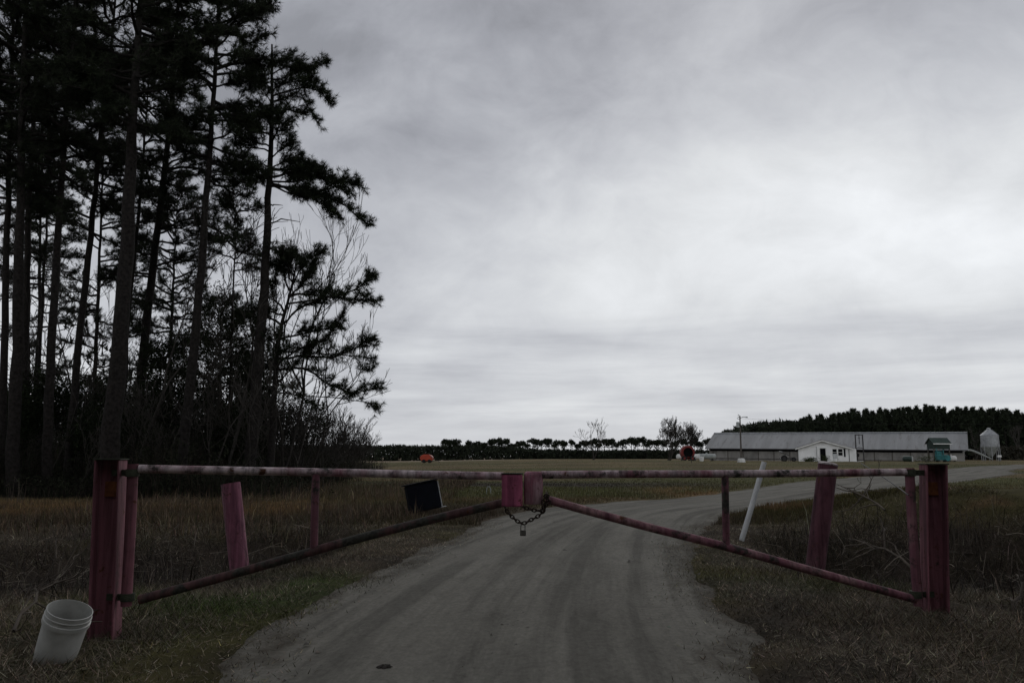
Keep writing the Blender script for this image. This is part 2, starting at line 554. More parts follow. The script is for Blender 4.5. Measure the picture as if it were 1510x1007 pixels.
def mat_tin(name):
    m, nt, b = mat_new(name)
    tc = nt.nodes.new('ShaderNodeTexCoord')
    sp = nt.nodes.new('ShaderNodeSeparateXYZ'); nt.links.new(tc.outputs['Object'], sp.inputs[0])
    w = nt.nodes.new('ShaderNodeTexWave'); w.bands_direction = 'X'; w.inputs['Scale'].default_value = 1.3
    nt.links.new(tc.outputs['Object'], w.inputs['Vector'])
    n_bump(nt, b, w.outputs['Fac'], 0.3, 0.05)
    sheet = n_noise(nt, 0.55, 2, 0.5, stretch=(1.8, 0.15, 0.15))
    c = n_ramp(nt, sheet, [(0.35, (0.105, 0.112, 0.12)), (0.65, (0.15, 0.158, 0.168))])
    # rusted sheet ends and runs of stain
    st = n_noise(nt, 1.3, 6, 0.7, 0.2, stretch=(1.0, 0.22, 0.22))
    c = n_mix(nt, n_ramp(nt, st, [(0.56, 0.0), (0.66, 0.75)]), c, (0.045, 0.042, 0.042))
    nt.links.new(c, b.inputs['Base Color'])
    b.inputs['Roughness'].default_value = 0.55; b.inputs['Metallic'].default_value = 0.2
    return m


M['tin'] = mat_tin('weathered_tin_roof')


def mat_ground():
    m, nt, b = mat_new('field_ground')
    a = nt.nodes.new('ShaderNodeAttribute'); a.attribute_name = 'Col'
    f1 = n_noise(nt, 2.4, 9, 0.7)
    f2 = n_noise(nt, 0.12, 6, 0.6, stretch=(1, 0.35, 1))
    c = n_mix(nt, 1.0, a.outputs['Color'], n_ramp(nt, f1, [(0.25, 0.45), (0.75, 1.35)]), 'MULTIPLY')
    c = n_mix(nt, 1.0, c, n_ramp(nt, f2, [(0.3, 0.75), (0.7, 1.2)]), 'MULTIPLY')
    nt.links.new(c, b.inputs['Base Color'])
    b.inputs['Roughness'].default_value = 1.0; b.inputs['Specular IOR Level'].default_value = 0.05
    n_bump(nt, b, n_noise(nt, 7, 8, 0.7), 0.6, 0.05)
    return m


M['ground'] = mat_ground()


def mat_road():
    m, nt, b = mat_new('sandy_dirt_road')
    uv = nt.nodes.new('ShaderNodeUVMap')
    sp = nt.nodes.new('ShaderNodeSeparateXYZ'); nt.links.new(uv.outputs[0], sp.inputs[0])

    def ns(sx, sy, scale, detail=6, rough=0.6, dist=0.0):
        mp = nt.nodes.new('ShaderNodeMapping'); mp.inputs['Scale'].default_value = (sx, sy, 1)
        nt.links.new(uv.outputs[0], mp.inputs[0])
        n = nt.nodes.new('ShaderNodeTexNoise'); nt.links.new(mp.outputs[0], n.inputs['Vector'])
        n.inputs['Scale'].default_value = scale; n.inputs['Detail'].default_value = detail
        n.inputs['Roughness'].default_value = rough; n.inputs['Distortion'].default_value = dist
        return n.outputs['Fac']
    base = n_ramp(nt, ns(1, 0.35, 0.8, 8, 0.6, 0.4), [(0.3, (0.138, 0.131, 0.112)), (0.7, (0.182, 0.174, 0.150))])
    tracks = n_ramp(nt, ns(2.4, 0.09, 1.0, 8, 0.62, 0.35), [(0.40, 0.66), (0.54, 1.0), (0.7, 1.07)])
    c = n_mix(nt, 1.0, base, tracks, 'MULTIPLY')
    fine = n_ramp(nt, ns(1, 0.6, 22, 8, 0.75), [(0.3, 0.72), (0.65, 1.12)])
    c = n_mix(nt, 1.0, c, fine, 'MULTIPLY')
    vo = nt.nodes.new('ShaderNodeTexVoronoi'); nt.links.new(uv.outputs[0], vo.inputs['Vector']); vo.inputs['Scale'].default_value = 9.0; vo.inputs['Randomness'].default_value = 1.0
    dots = n_ramp(nt, vo.outputs['Distance'], [(0.06, 0.45), (0.13, 1.0)])
    spotty = n_ramp(nt, ns(1, 0.7, 1.7, 6, 0.65), [(0.50, 0.0), (0.62, 1.0)])
    c = n_mix(nt, spotty, c, n_mix(nt, 1.0, c, dots, 'MULTIPLY'))
    blot = n_ramp(nt, ns(1.4, 0.5, 3.5, 9, 0.78, 0.8), [(0.36, 0.80), (0.52, 1.0), (0.68, 1.06)])
    c = n_mix(nt, 1.0, c, blot, 'MULTIPLY')
    damp = n_ramp(nt, ns(1, 0.5, 0.9, 9, 0.72, 0.6), [(0.60, 0.0), (0.72, 0.6)])
    c = n_mix(nt, damp, c, (0.075, 0.070, 0.062))
    # trodden soil and leaf litter along the edges (attribute = distance outside the edge)
    a = nt.nodes.new('ShaderNodeAttribute'); a.attribute_name = 'Col'
    ad = nt.nodes.new('ShaderNodeMath'); ad.operation = 'MULTIPLY_ADD'
    nt.links.new(ns(1, 0.6, 2.2, 10, 0.78), ad.inputs[0]); ad.inputs[1].default_value = 1.3
    un = nt.nodes.new('ShaderNodeMath'); un.operation = 'MULTIPLY_ADD'; nt.links.new(a.outputs['Fac'], un.inputs[0]); un.inputs[1].default_value = 2.0; un.inputs[2].default_value = -1.0
    nt.links.new(un.outputs[0], ad.inputs[2])
    litter = n_ramp(nt, ad.outputs[0], [(0.46, 0.0), (0.60, 0.45), (0.78, 1.0)])
    c = n_mix(nt, litter, c, (0.050, 0.042, 0.031))
    nt.links.new(c, b.inputs['Base Color'])
    b.inputs['Roughness'].default_value = 1.0; b.inputs['Specular IOR Level'].default_value = 0.08
    n_bump(nt, b, ns(1, 0.5, 14, 9, 0.75), 0.5, 0.03)
    return m


M['road'] = mat_road()


# ------------------------------------------------------------------ ground sheet and its plant cover
def zone_col(x, y, e):
    """colours of the plant cover, patch by patch, darker towards the camera"""
    x = np.asarray(x, float); y = np.asarray(y, float)
    n = x.size
    yd = ditch_y(x)
    f1, f2, f3 = fbm(x * 0.55, y * 0.55, 21), fbm(x * 0.13, y * 0.3, 31), fbm(x * 1.3, y * 1.3, 41)
    dry = np.array([0.135, 0.105, 0.068]); tan = np.array([0.30, 0.190, 0.085]); green = np.array([0.070, 0.088, 0.028])
    olive = np.array([0.125, 0.108, 0.038]); brush = np.array([0.075, 0.058, 0.044]); soil = np.array([0.050, 0.041, 0.033])
    c = np.tile(dry, (n, 1))

    def blend(w, col):
        nonlocal c
        w = np.clip(w, 0, 1)[:, None]
        c = c * (1 - w) + col * w
    near = 1 - ss(15, 19, y)
    blend(near * ss(0.45, 0.6, f1), olive)
    blend(near * ss(0.50, 0.62, f3) * 0.6, soil)
    # bright fresh grass along the left verge and about the right bollard
    blend(near * np.exp(-((x + 2.9) / 1.1) ** 2 - ((y - 8.8) / 1.7) ** 2) * 1.3 * ss(0.3, 0.5, f1), np.array([0.080, 0.125, 0.028]))
    blend(near * np.exp(-((x - 4.3) / 1.6) ** 2 - ((y - 9.6) / 1.0) ** 2) * ss(0.3, 0.5, f3), np.array([0.085, 0.105, 0.03]))
    # ditch brush
    w = np.exp(-((y - yd) / 3.4) ** 4) * ss(0.5, 1.6, e) * ss(2.2, 3.6, np.abs(x))
    blend(w, brush)
    blend(np.exp(-((y - yd) / 1.2) ** 2) * ss(0.8, 2, e) * ss(3, 4.5, np.abs(x)) * 0.7, soil)
    # straw-coloured strip in front of the pines
    wl = np.exp(-((y - 22.5) / 4.2) ** 4) * ss(-3.5, -6.5, x)
    blend(wl * ss(0.28, 0.5, fbm(x * 0.25, y * 0.8, 51)), tan)
    # far side of the right ditch
    wr = ss(3.0, 4.5, y - yd) * ss(4.0, 7.0, x) * (1 - ss(32, 45, y))
    blend(wr, olive * 0.95)
    blend(wr * ss(0.5, 0.62, f1), tan * 0.7)
    # open field
    fld = ss(22, 26, y) * (1 - wl) * (1 - wr)
    band = fbm(x * 0.02 + 3, y * 0.16, 61)
    blend(fld, np.array([0.100, 0.098, 0.036]))
    blend(fld * ss(0.47, 0.58, band), np.array([0.165, 0.125, 0.062]))
    blend(fld * np.exp(-((y - 41) / 4.0) ** 2) * ss(14, 6, x) * ss(0.3, 0.5, fbm(x * 0.1, y * 0.5, 66)), soil * 1.1)
    blend(fld * ss(95, 135, y) * 0.75 * ss(-10, 6, x), np.array([0.20, 0.150, 0.080]))
    blend(ss(205, 235, y) * ss(5, -10, x), np.array([0.34, 0.27, 0.19]))
    c = c * (0.46 + 0.32 * ss(20, 34, y))[:, None]  # whole cover darker near the camera than in the field
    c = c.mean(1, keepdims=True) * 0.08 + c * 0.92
    # forest floor
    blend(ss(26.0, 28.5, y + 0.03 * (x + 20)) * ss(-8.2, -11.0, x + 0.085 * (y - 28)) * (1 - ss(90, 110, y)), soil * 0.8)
    return c


def build_ground():
    xs = np.r_[-3000, -1500, -800, -450, -300, -200, np.arange(-140, -40, 6), np.arange(-40, -14, 0.8), np.arange(-14, 14, 0.16), np.arange(14, 40, 0.7), np.arange(40, 140, 4),
               180, 240, 320, 450, 800, 1500, 3000]
    ys = np.r_[-3000, -800, -200, -80, -40, np.arange(-20, 2, 1.0), np.arange(2, 26, 0.16), np.arange(26, 60, 0.6), np.arange(60, 160, 2.5), np.arange(160, 320, 10), 400, 600, 1000, 2000, 4500, 7000]
    X, Y = np.meshgrid(xs, ys)
    x, y = X.ravel(), Y.ravel()
    e = road_e(x, y)
    z = ground_h(x, y, e)
    V = np.column_stack([x, y, z])
    nx, ny = len(xs), len(ys)
    i = np.arange(nx * ny).reshape(ny, nx)
    F = np.column_stack([i[:-1, :-1].ravel(), i[:-1, 1:].ravel(), i[1:, 1:].ravel(), i[1:, :-1].ravel()])
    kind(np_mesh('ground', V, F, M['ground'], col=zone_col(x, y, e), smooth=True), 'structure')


build_ground()


def build_road():
    us = np.linspace(-1, 1, 61)
    d = np.gradient(CL[:, :2], axis=0); d /= np.linalg.norm(d, axis=1)[:, None]
    nrm = np.column_stack([d[:, 1], -d[:, 0]])
    W = (CL[:, 2] + 0.55)[:, None] * us[None, :]
    X = CL[:, 0][:, None] + nrm[:, 0][:, None] * W
    Y = CL[:, 1][:, None] + nrm[:, 1][:, None] * W
    x, y, w = X.ravel(), Y.ravel(), W.ravel()
    v = np.repeat(S, len(us))
    e = road_e(x, y)
    z = base_h(x, y, e) - 0.045 * ss(-0.4, 0.3, e)
    wander = 0.25 * (vnoise(v * 0.12, v * 0 + 1.5, 3) - 0.5)
    for c0 in (-1.55, -0.1, 1.25):                       # wheel ruts
        z -= 0.022 * np.exp(-((w - c0 - wander) / 0.28) ** 2) * (0.4 + vnoise(v * 0.3, v * 0 + c0 * 9, 7))
    z += 0.02 * (fbm(w * 1.6, v * 0.5, 77) - 0.5)
    V = np.column_stack([x, y, z])
    n, k = len(CL), len(us)
    i = np.arange(n * k).reshape(n, k)
    F = np.column_stack([i[:-1, :-1].ravel(), i[:-1, 1:].ravel(), i[1:, 1:].ravel(), i[1:, :-1].ravel()])
    o = np_mesh('road', V, F, M['road'], smooth=True)
    me = o.data
    uvl = me.uv_layers.new(name='UVMap')
    uv = np.column_stack([w, v]).astype(np.float32)
    li = np.empty(len(me.loops), np.int32); me.loops.foreach_get('vertex_index', li)
    uvl.data.foreach_set('uv', uv[li].ravel())
    a = me.color_attributes.new('Col', 'FLOAT_COLOR', 'POINT'); ec = np.ones((len(e), 4), np.float32); ec[:, :3] = np.clip(e * 0.25 + 0.5, 0, 1)[:, None]; a.data.foreach_set('color', ec.ravel())
    kind(o, 'structure')


build_road()


def blades(name, x, y, h, w, col, lean=0.5, parts=1, z=None, flat=0.0):
    n = len(x)
    if z is None:
        e_r = road_e(x, y)
        z = ground_h(x, y, e_r)
        z = np.where(e_r < 0.5, np.maximum(z, base_h(x, y, e_r) - 0.045 * ss(-0.4, 0.3, e_r)), z)
    a = rng.uniform(0, 2 * np.pi, n)
    ax, ay = np.cos(a), np.sin(a)
    b = rng.uniform(0, 2 * np.pi, n)
    ln = (flat + np.abs(rng.normal(0, lean, n))) * h
    lx, ly = np.cos(b) * ln, np.sin(b) * ln
    hz = np.sqrt(np.maximum(h * h - ln * ln * 0.8, (0.28 * h) ** 2)) + 0.006 * rng.uniform(0, 1, n)
    z = z - 0.005
    bl = np.column_stack([x - ax * w, y - ay * w, z]); br = np.column_stack([x + ax * w, y + ay * w, z])
    tip = np.column_stack([x + lx, y + ly, z + hz])
    if parts == 1:
        V = np.stack([bl, br, tip], 1).reshape(-1, 3)
        F = np.arange(3 * n).reshape(n, 3); rep = 3
    else:
        m = np.column_stack([x + lx * 0.3, y + ly * 0.3, z + hz * 0.62])
        off = np.column_stack([ax * w * 0.7, ay * w * 0.7, 0 * w])
        V = np.stack([bl, br, m - off, m + off, tip], 1).reshape(-1, 3)
        k = 5 * np.arange(n)[:, None]
        F = np.concatenate([k + np.array([[0, 1, 3]]), k + np.array([[0, 3, 2]]), k + np.array([[2, 3, 4]])]); rep = 5
    return kind(np_mesh(name, V, F, M['blades'], col=np.repeat(col, rep, 0)), 'stuff')


def jitter(c, s=0.3):
    return np.clip(c * rng.lognormal(0, s, (len(c), 1)) * rng.normal(1, 0.07, c.shape), 0.004, 0.9)


def scatter_verge():
    n = 900000
    x = rng.uniform(-9, 9.5, n); y = 2.6 + 15 * rng.uniform(0, 1, n) ** 1.35
    keep = np.abs(x) < y * 0.72 + 1.2
    x, y = x[keep], y[keep]
    e = road_e(x, y)
    p = ss(-0.65, 0.35, e) * (0.42 + 0.58 * ss(0.34, 0.56, fbm(x * 1.3, y * 1.3, 81)))
    p *= np.where(e < 0, 0.6, 1)
    yd = ditch_y(x)
    p *= 1 - 0.75 * np.exp(-((y - yd) / 2.4) ** 4) * ss(1.2, 2.5, e) * ss(3, 4.5, np.abs(x))
    k = rng.uniform(0, 1, len(x)) < p
    x, y, e = x[k], y[k], e[k]
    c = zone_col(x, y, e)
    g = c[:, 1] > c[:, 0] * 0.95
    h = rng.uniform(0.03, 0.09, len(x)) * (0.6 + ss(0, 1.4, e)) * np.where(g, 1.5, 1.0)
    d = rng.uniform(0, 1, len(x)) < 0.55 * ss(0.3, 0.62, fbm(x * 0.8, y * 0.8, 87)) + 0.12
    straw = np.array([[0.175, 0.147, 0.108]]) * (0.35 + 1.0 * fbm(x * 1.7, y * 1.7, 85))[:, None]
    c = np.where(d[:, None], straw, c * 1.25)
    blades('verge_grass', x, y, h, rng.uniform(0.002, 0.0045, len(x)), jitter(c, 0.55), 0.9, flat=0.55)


scatter_verge()


def scatter_ditch():
    n = 210000
    x = rng.uniform(-15, 15, n); y = rng.uniform(4.5, 22, n)
    e = road_e(x, y); yd = ditch_y(x)
    p = np.exp(-((y - yd) / 3.6) ** 4) * ss(0.7, 1.8, e) * ss(2.6, 4.0, np.abs(x)) * (0.25 + ss(0.35, 0.6, fbm(x * 0.8, y * 0.8, 91)))
    k = (rng.uniform(0, 1, n) < p) & (np.abs(x) < y * 0.75 + 1.5)
    x, y, e = x[k], y[k], e[k]
    c = np.tile(np.array([0.040, 0.033, 0.027]), (len(x), 1))
    t = rng.uniform(0, 1, len(x))
    c[t < 0.10] = (0.13, 0.112, 0.088); c[t > 0.75] = (0.022, 0.019, 0.016)
    h = rng.gamma(3.0, 0.10, len(x)) * (0.5 + 0.7 * ss(0.35, 0.65, fbm(x * 0.5, y * 0.5, 95))) + 0.06
    h = np.minimum(h, 0.75)
    blades('ditch_weeds', x, y, h, rng.uniform(0.0025, 0.006, len(x)), jitter(c, 0.4), 1.1, 2, flat=0.25)


scatter_ditch()


def scatter_field():
    n = 260000
    u = rng.uniform(0, 1, n)
    y = 1 / (1 / 17 + u * (1 / 150 - 1 / 17))              # thins out with distance
    x = rng.uniform(-0.72, 0.72, n) * y
    e = road_e(x, y)
    forest = ss(26.0, 28.5, y + 0.03 * (x + 20)) * ss(-8.2, -11.0, x + 0.085 * (y - 28))
    k = (e > 0.05) & (rng.uniform(0, 1, n) > forest * 0.8) & ~((y < 19) & (np.abs(x) > 3) & (np.abs(y - ditch_y(x)) < 2.5))
    x, y, e = x[k], y[k], e[k]
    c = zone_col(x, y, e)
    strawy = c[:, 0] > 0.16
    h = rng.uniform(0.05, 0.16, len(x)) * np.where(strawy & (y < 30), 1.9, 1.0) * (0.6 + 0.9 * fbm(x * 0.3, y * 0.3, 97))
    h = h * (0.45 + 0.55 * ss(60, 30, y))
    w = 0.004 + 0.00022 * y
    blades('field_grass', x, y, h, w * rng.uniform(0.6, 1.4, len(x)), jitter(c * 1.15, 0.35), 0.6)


scatter_field()


def scatter_weeds():
    n = 60000
    x = rng.uniform(-13, -2.0, n); y = rng.uniform(15, 48, n)
    e = road_e(x, y)
    k = (e > 0.8) & (x > -11.5 - 0.085 * (y - 28)) & (rng.uniform(0, 1, n) < ss(0.40, 0.62, fbm(x * 0.35, y * 0.25, 171)) * ss(0.8, 2.5, e))
    x, y = x[k], y[k]
    c = np.tile(np.array([0.085, 0.060, 0.042]), (len(x), 1)); t = rng.uniform(0, 1, len(x)); c[t < 0.25] = (0.15, 0.115, 0.075); c[t > 0.8] = (0.045, 0.042, 0.022)
    h = rng.gamma(3, 0.062, len(x)) + 0.05
    blades('field_weeds', x, y, np.minimum(h, 0.7), rng.uniform(0.004, 0.010, len(x)), jitter(c, 0.4), 0.7, 2, flat=0.1)


scatter_weeds()


def scatter_clods():
    n = 9000
    x = rng.uniform(-5, 5, n); y = 2.5 + 24 * rng.uniform(0, 1, n) ** 1.5
    e = road_e(x, y); k = e < 0.1
    x, y = x[k], y[k]
    z = base_h(x, y) - 0.012
    s = rng.gamma(1.2, 0.005, len(x)) + 0.0025
    t = np.array([(1, 0, 0), (-.5, .87, 0), (-.5, -.87, 0), (0.1, 0, .7)])
    V, F = [], []
    for i in range(len(x)):
        a = rng.uniform(0, 6.28); ca, sa = math.cos(a), math.sin(a)
        q = t * s[i] * rng.uniform(0.6, 1.4, (4, 1))
        V.append(np.column_stack([q[:, 0] * ca - q[:, 1] * sa + x[i], q[:, 0] * sa + q[:, 1] * ca + y[i], q[:, 2] * 0.7 + z[i]]))
        F.append(np.array([(0, 1, 3), (1, 2, 3), (2, 0, 3)]) + 4 * i)
    V, F = np.concatenate(V), np.concatenate(F)
    c = jitter(np.tile(np.array([0.09, 0.082, 0.07]), (len(V), 1)), 0.4)
    kind(np_mesh('road_gravel', V, F, M['blades'], col=c), 'stuff')


scatter_clods()


# ------------------------------------------------------------------ plants: generators
def seg_mesh(segs, sides=4):
    """segs rows: p0(3) p1(3) r0 r1 -> V, quads"""
    A = np.array(segs, float)
    p0, p1, r0, r1 = A[:, :3], A[:, 3:6], A[:, 6], A[:, 7]
    t = p1 - p0; t /= np.linalg.norm(t, axis=1)[:, None] + 1e-9
    ref = np.where(np.abs(t[:, 2:3]) < 0.9, np.array([[0, 0, 1.0]]), np.array([[1.0, 0, 0]]))
    u = np.cross(t, ref); u /= np.linalg.norm(u, axis=1)[:, None] + 1e-9
    w = np.cross(t, u)
    n = len(A)
    V = np.empty((n, 2 * sides, 3))
    for k in range(sides):
        c, s = math.cos(2 * math.pi * k / sides), math.sin(2 * math.pi * k / sides)
        d = u * c + w * s
        V[:, k] = p0 + d * r0[:, None]; V[:, sides + k] = p1 + d * r1[:, None]
    F = np.array([(k, (k + 1) % sides, sides + (k + 1) % sides, sides + k) for k in range(sides)])
    F = (np.arange(n)[:, None, None] * 2 * sides + F[None]).reshape(-1, 4)
    return V.reshape(-1, 3), F


def tuft_mesh(P_, D_, length, width, per, col, spread=0.9):
    """needle bunches at P_ pointing along D_"""
    n = len(P_)
    Pn = np.repeat(P_, per, 0); Dn = np.repeat(D_, per, 0)
    d = Dn * rng.uniform(0.1, 1.0, (n * per, 1)) + rng.normal(0, spread, (n * per, 3)) * 0.75
    d /= np.linalg.norm(d, axis=1)[:, None] + 1e-9
    L_ = length * rng.uniform(0.6, 1.15, (n * per, 1))
    s = np.cross(d, rng.normal(0, 1, (n * per, 3))); s /= np.linalg.norm(s, axis=1)[:, None] + 1e-9
    b = Pn - Dn * rng.uniform(0, 0.35, (n * per, 1)) * length
    V = np.stack([b - s * width * 0.5, b + s * width * 0.5, b + d * L_], 1).reshape(-1, 3)
    F = np.arange(3 * n * per).reshape(-1, 3)
    c = np.tile(np.array(col), (n * per, 1)) * np.repeat(rng.lognormal(0, 0.3, (n, 1)), per, 0) * rng.lognormal(0, 0.15, (n * per, 1))
    return V, F, np.repeat(c, 3, 0)


def leaf_mesh(P_, size, per, spread, col):
    n = len(P_) * per
    c0 = np.repeat(P_, per, 0) + rng.normal(0, spread, (n, 3))
    u = rng.normal(0, 1, (n, 3)); u /= np.linalg.norm(u, axis=1)[:, None]
    v = np.cross(u, rng.normal(0, 1, (n, 3))); v /= np.linalg.norm(v, axis=1)[:, None]
    s = size * rng.uniform(0.6, 1.3, (n, 1))
    V = np.stack([c0 - u * s, c0 + v * s * 0.4, c0 + u * s, c0 - v * s * 0.4], 1).reshape(-1, 3)
    F = np.arange(4 * n).reshape(-1, 4)
    c = np.tile(np.array(col), (n, 1)) * rng.lognormal(0, 0.35, (n, 1))
    return V, F, np.repeat(c, 4, 0)


def unit(v):
    return v / (np.linalg.norm(v) + 1e-9)


def bend_line(a, b, n, sag, wob):
    pts = []
    for i in range(n + 1):
        t = i / n
        p = a + (b - a) * t
        p = p + np.array([0, 0, sag * 4 * t * (1 - t)]) + rng.normal(0, wob, 3) * (0 < i < n)
        pts.append(p)
    return pts


class PineB:
    """collects the limbs and needle bunches of one pine"""
    def __init__(self):
        self.segs, self.tp, self.td = [], [], []

    def branch(self, pts, r, twigs, first=0.35, needles=True, tw_len=0.72):
        twigs = int(twigs * 1.6)
        pts = [np.array(p) for p in pts]
        rs = np.linspace(r, r * 0.3, len(pts))
        for i in range(len(pts) - 1):
            self.segs.append((*pts[i], *pts[i + 1], rs[i], rs[i + 1]))
        if not needles: return
        L_ = len(pts) - 1
        for k in range(twigs):
            t = first + (1 - first) * (k + random.random()) / twigs
            f = min(t * L_, L_ - 1e-3); i = int(f)
            p = pts[i] + (pts[i + 1] - pts[i]) * (f - i)
            ax = unit(pts[i + 1] - pts[i])
            side = unit(np.cross(ax, [0, 0, 1.0]) + 1e-6) * random.choice((-1, 1))
            d = unit(ax * random.uniform(0.4, 1.0) + side * random.uniform(0.2, 1.0) + np.array([0, 0, random.uniform(-0.25, 0.75)]))
            l = tw_len * random.uniform(0.5, 1.3) * (1.15 - 0.5 * t)
            q = p + d * l * 0.55; d2 = unit(d + np.array([0, 0, random.uniform(-.1, .6)])); q2 = q + d2 * l * 0.45
            self.segs.append((*p, *q, r * 0.28, r * 0.2)); self.segs.append((*q, *q2, r * 0.2, r * 0.13))
            self.tp += [q2, q]; self.td += [d2, d]
            if random.random() < 0.8:
                self.tp.append(p + (q - p) * 0.6); self.td.append(d)
            for _ in range(4):
                d3 = unit(d + rng.normal(0, 0.6, 3)); q3 = q + d3 * l * random.uniform(0.25, 0.75)
                self.segs.append((*q, *q3, r * 0.15, r * 0.1)); self.tp.append(q3); self.td.append(d3)
        self.tp.append(pts[-1]); self.td.append(unit(pts[-1] - pts[-2]))


NEEDLE = (0.017, 0.023, 0.011)


def make_pine(label, way, Y, w_px, crown_py, reach, n_br, group, extra=(), stubs=4, side=None, top_spike=False, twigs=10, lean_y=0.0, cat='tree', name='pine_tree'):
    """way: places of the trunk's axis in the photo, at distance Y; everything is built at that distance at full depth"""
    pts = [P(px, py, Y) for px, py in way]
    b = pts[0].copy()
    g = gh(b[0], Y)
    k = (pts[1] - pts[0]) / (pts[1][2] - pts[0][2])
    pts[0] = pts[0] + k * (g - 0.15 - pts[0][2])
    root = thing(name, label, cat, tuple(pts[0]), group)
    o0 = pts[0]
    # smooth trunk line
    A = np.array(pts)
    zz = np.linspace(A[0, 2], A[-1, 2], 26)
    T = np.column_stack([np.interp(zz, A[:, 2], A[:, i]) for i in range(3)])
    for _ in range(4): T[1:-1] = 0.25 * T[:-2] + 0.5 * T[1:-1] + 0.25 * T[2:]
    T[1:-1, :2] += rng.normal(0, 0.018, (24, 2)); T[:, 1] += np.linspace(0, lean_y, 26)
    r0 = w_px / F_PX * Y / 2 * 1.0
    hgt = zz[-1] - zz[0]
    fr = (zz - zz[0]) / hgt
    rs = r0 * (1.0 - 0.86 * fr ** 1.25); rs[0] *= 1.35; rs[1] *= 1.1
    mb = MB(); mb.tube(T - o0, list(rs), 12, cap=False, wob=0.10)
    B = PineB()
    zc = P(way[0][0], crown_py, Y)[2]

    def axis(z):
        return np.array([np.interp(z, T[:, 2], T[:, i]) for i in range(3)])
    for i in range(n_br):
        t = (i + random.random()) / n_br
        z = zc + (zz[-1] - zc) * t * (0.72 if top_spike else 1.0)
        p = axis(z)
        az = random.uniform(0, 2 * math.pi)
        if side is not None and random.random() < 0.6: az = side + random.uniform(-0.9, 0.9)
        prof = (0.55 + 0.9 * math.sin(math.pi * min(1, 0.12 + 0.78 * t))) * 0.75
        ln = reach * prof * random.uniform(0.7, 1.25)
        el = -0.15 + 0.75 * t + random.uniform(-0.25, 0.25)
        end = p + ln * np.array([math.cos(az) * math.cos(el), math.sin(az) * math.cos(el), math.sin(el)])
        B.branch(bend_line(p, end, 5, random.uniform(-0.06, 0.12) * ln, 0.05 * ln * 0.6), 0.028 + 0.016 * ln, max(4, int(twigs * ln / reach)), 0.25)
    for e in extra:
        path, tw, r = e
        q = [P(a, c, Y) for a, c in path]
        q[0] = axis(q[0][2])
        dy = random.uniform(-0.6, 0.6) * np.linalg.norm(q[-1] - q[0]) * 0.35
        C_ = catmull(np.array(q), 3)
        C_[:, 1] += np.linspace(0, dy, len(C_)); C_[1:-1] += rng.normal(0, 0.03, C_[1:-1].shape)
        B.branch(list(C_), r, tw, 0.22, tw > 0, 0.62)
    for i in range(stubs):                                  # dead limbs below the crown
        z = zc - (zc - zz[0]) * random.uniform(0.0, 0.42)
        p = axis(z); az = random.uniform(0, 6.28); ln = random.uniform(0.4, 1.6)
        end = p + ln * np.array([math.cos(az), math.sin(az), random.uniform(-.3, .35)])
        B.branch(bend_line(p, end, 4, 0.08 * ln, 0.05), 0.022, 0, needles=False)
    V, F = seg_mesh(B.segs, 4)
    V = np.concatenate([np.array(mb.v), V - o0]); F = np.concatenate([np.array(mb.f), F + len(mb.v)])
    np_mesh('trunk', V, F, M['bark'], root, smooth=True)
    V, F, c = tuft_mesh(np.array(B.tp), np.array(B.td), 0.25, 0.018, 18, NEEDLE)
    np_mesh('crown', V - o0, F, M['needles'], root, col=c)
    return root


GR = 'tall pines of the roadside grove'
make_pine('tall slim pine at the very edge of the grove, cut by the picture edge', [(2, 700), (9, 400), (15, 200), (20, 0), (25, -120)], 31, 12, 330, 2.8, 40, GR)
make_pine('stout straight pine standing first beside the slim edge trunk', [(18, 700), (28, 400), (32, 200), (38, 0), (44, -120)], 29, 18, 260, 2.9, 44, GR)
make_pine('pine standing close behind the stout straight one, trunks overlapping', [(33, 700), (40, 350), (50, 150), (60, 0), (66, -110)], 36, 12, 300, 3.0, 38, GR)
make_pine('very thin young pine rising between the overlapping pair and the forked gap', [(39, 690), (45, 300), (52, 100)], 39, 5, 420, 1.6, 22, GR)
make_pine('thin dark pine pole slanting in front of the bright gap in the grove', [(52, 690), (62, 450), (75, 250), (80, 120)], 41, 6, 430, 1.8, 24, GR)
make_pine('dark pine with thick trunk curving gently right, left of the slanted pine', [(68, 700), (80, 440), (95, 200), (107, 70), (115, -110)], 30, 14, 330, 2.9, 44, GR)
make_pine('slanted pine leaning right with one long bare limb low down', [(100, 700), (113, 540), (128, 400), (146, 230), (165, 60), (178, -90)], 33, 12, 350, 2.8, 34, GR,
          extra=[([(124, 494), (145, 498), (165, 506)], 0, 0.05), ([(143, 305), (160, 305), (178, 318)], 4, 0.035)])
make_pine('thickest pine of the grove with ridged grey trunk, behind the left gate post', [(160, 700), (173, 540), (187, 400), (193, 200), (205, 60), (212, -120)], 27, 27, 190, 2.9, 46, GR,
          extra=[([(207, 95), (232, 62), (270, 52), (300, 55)], 9, 0.06), ([(206, 110), (225, 100), (234, 92)], 0, 0.06), ([(200, 140), (250, 135), (300, 150)], 16, 0.06),
                 ([(198, 180), (245, 200), (290, 215)], 16, 0.06), ([(198, 160), (150, 130), (110, 150)], 14, 0.06)], twigs=13)
make_pine('slim pine half hidden behind the thickest trunk', [(176, 690), (189, 460), (199, 380), (209, 260), (222, 80)], 37, 9, 330, 2.3, 26, GR)
make_pine('mid-sized pine with ragged low crown between the thickest and clean-stemmed ones', [(196, 690), (209, 540), (229, 360), (241, 280), (258, 100), (266, -60)], 38, 15, 520, 2.6, 54, GR)
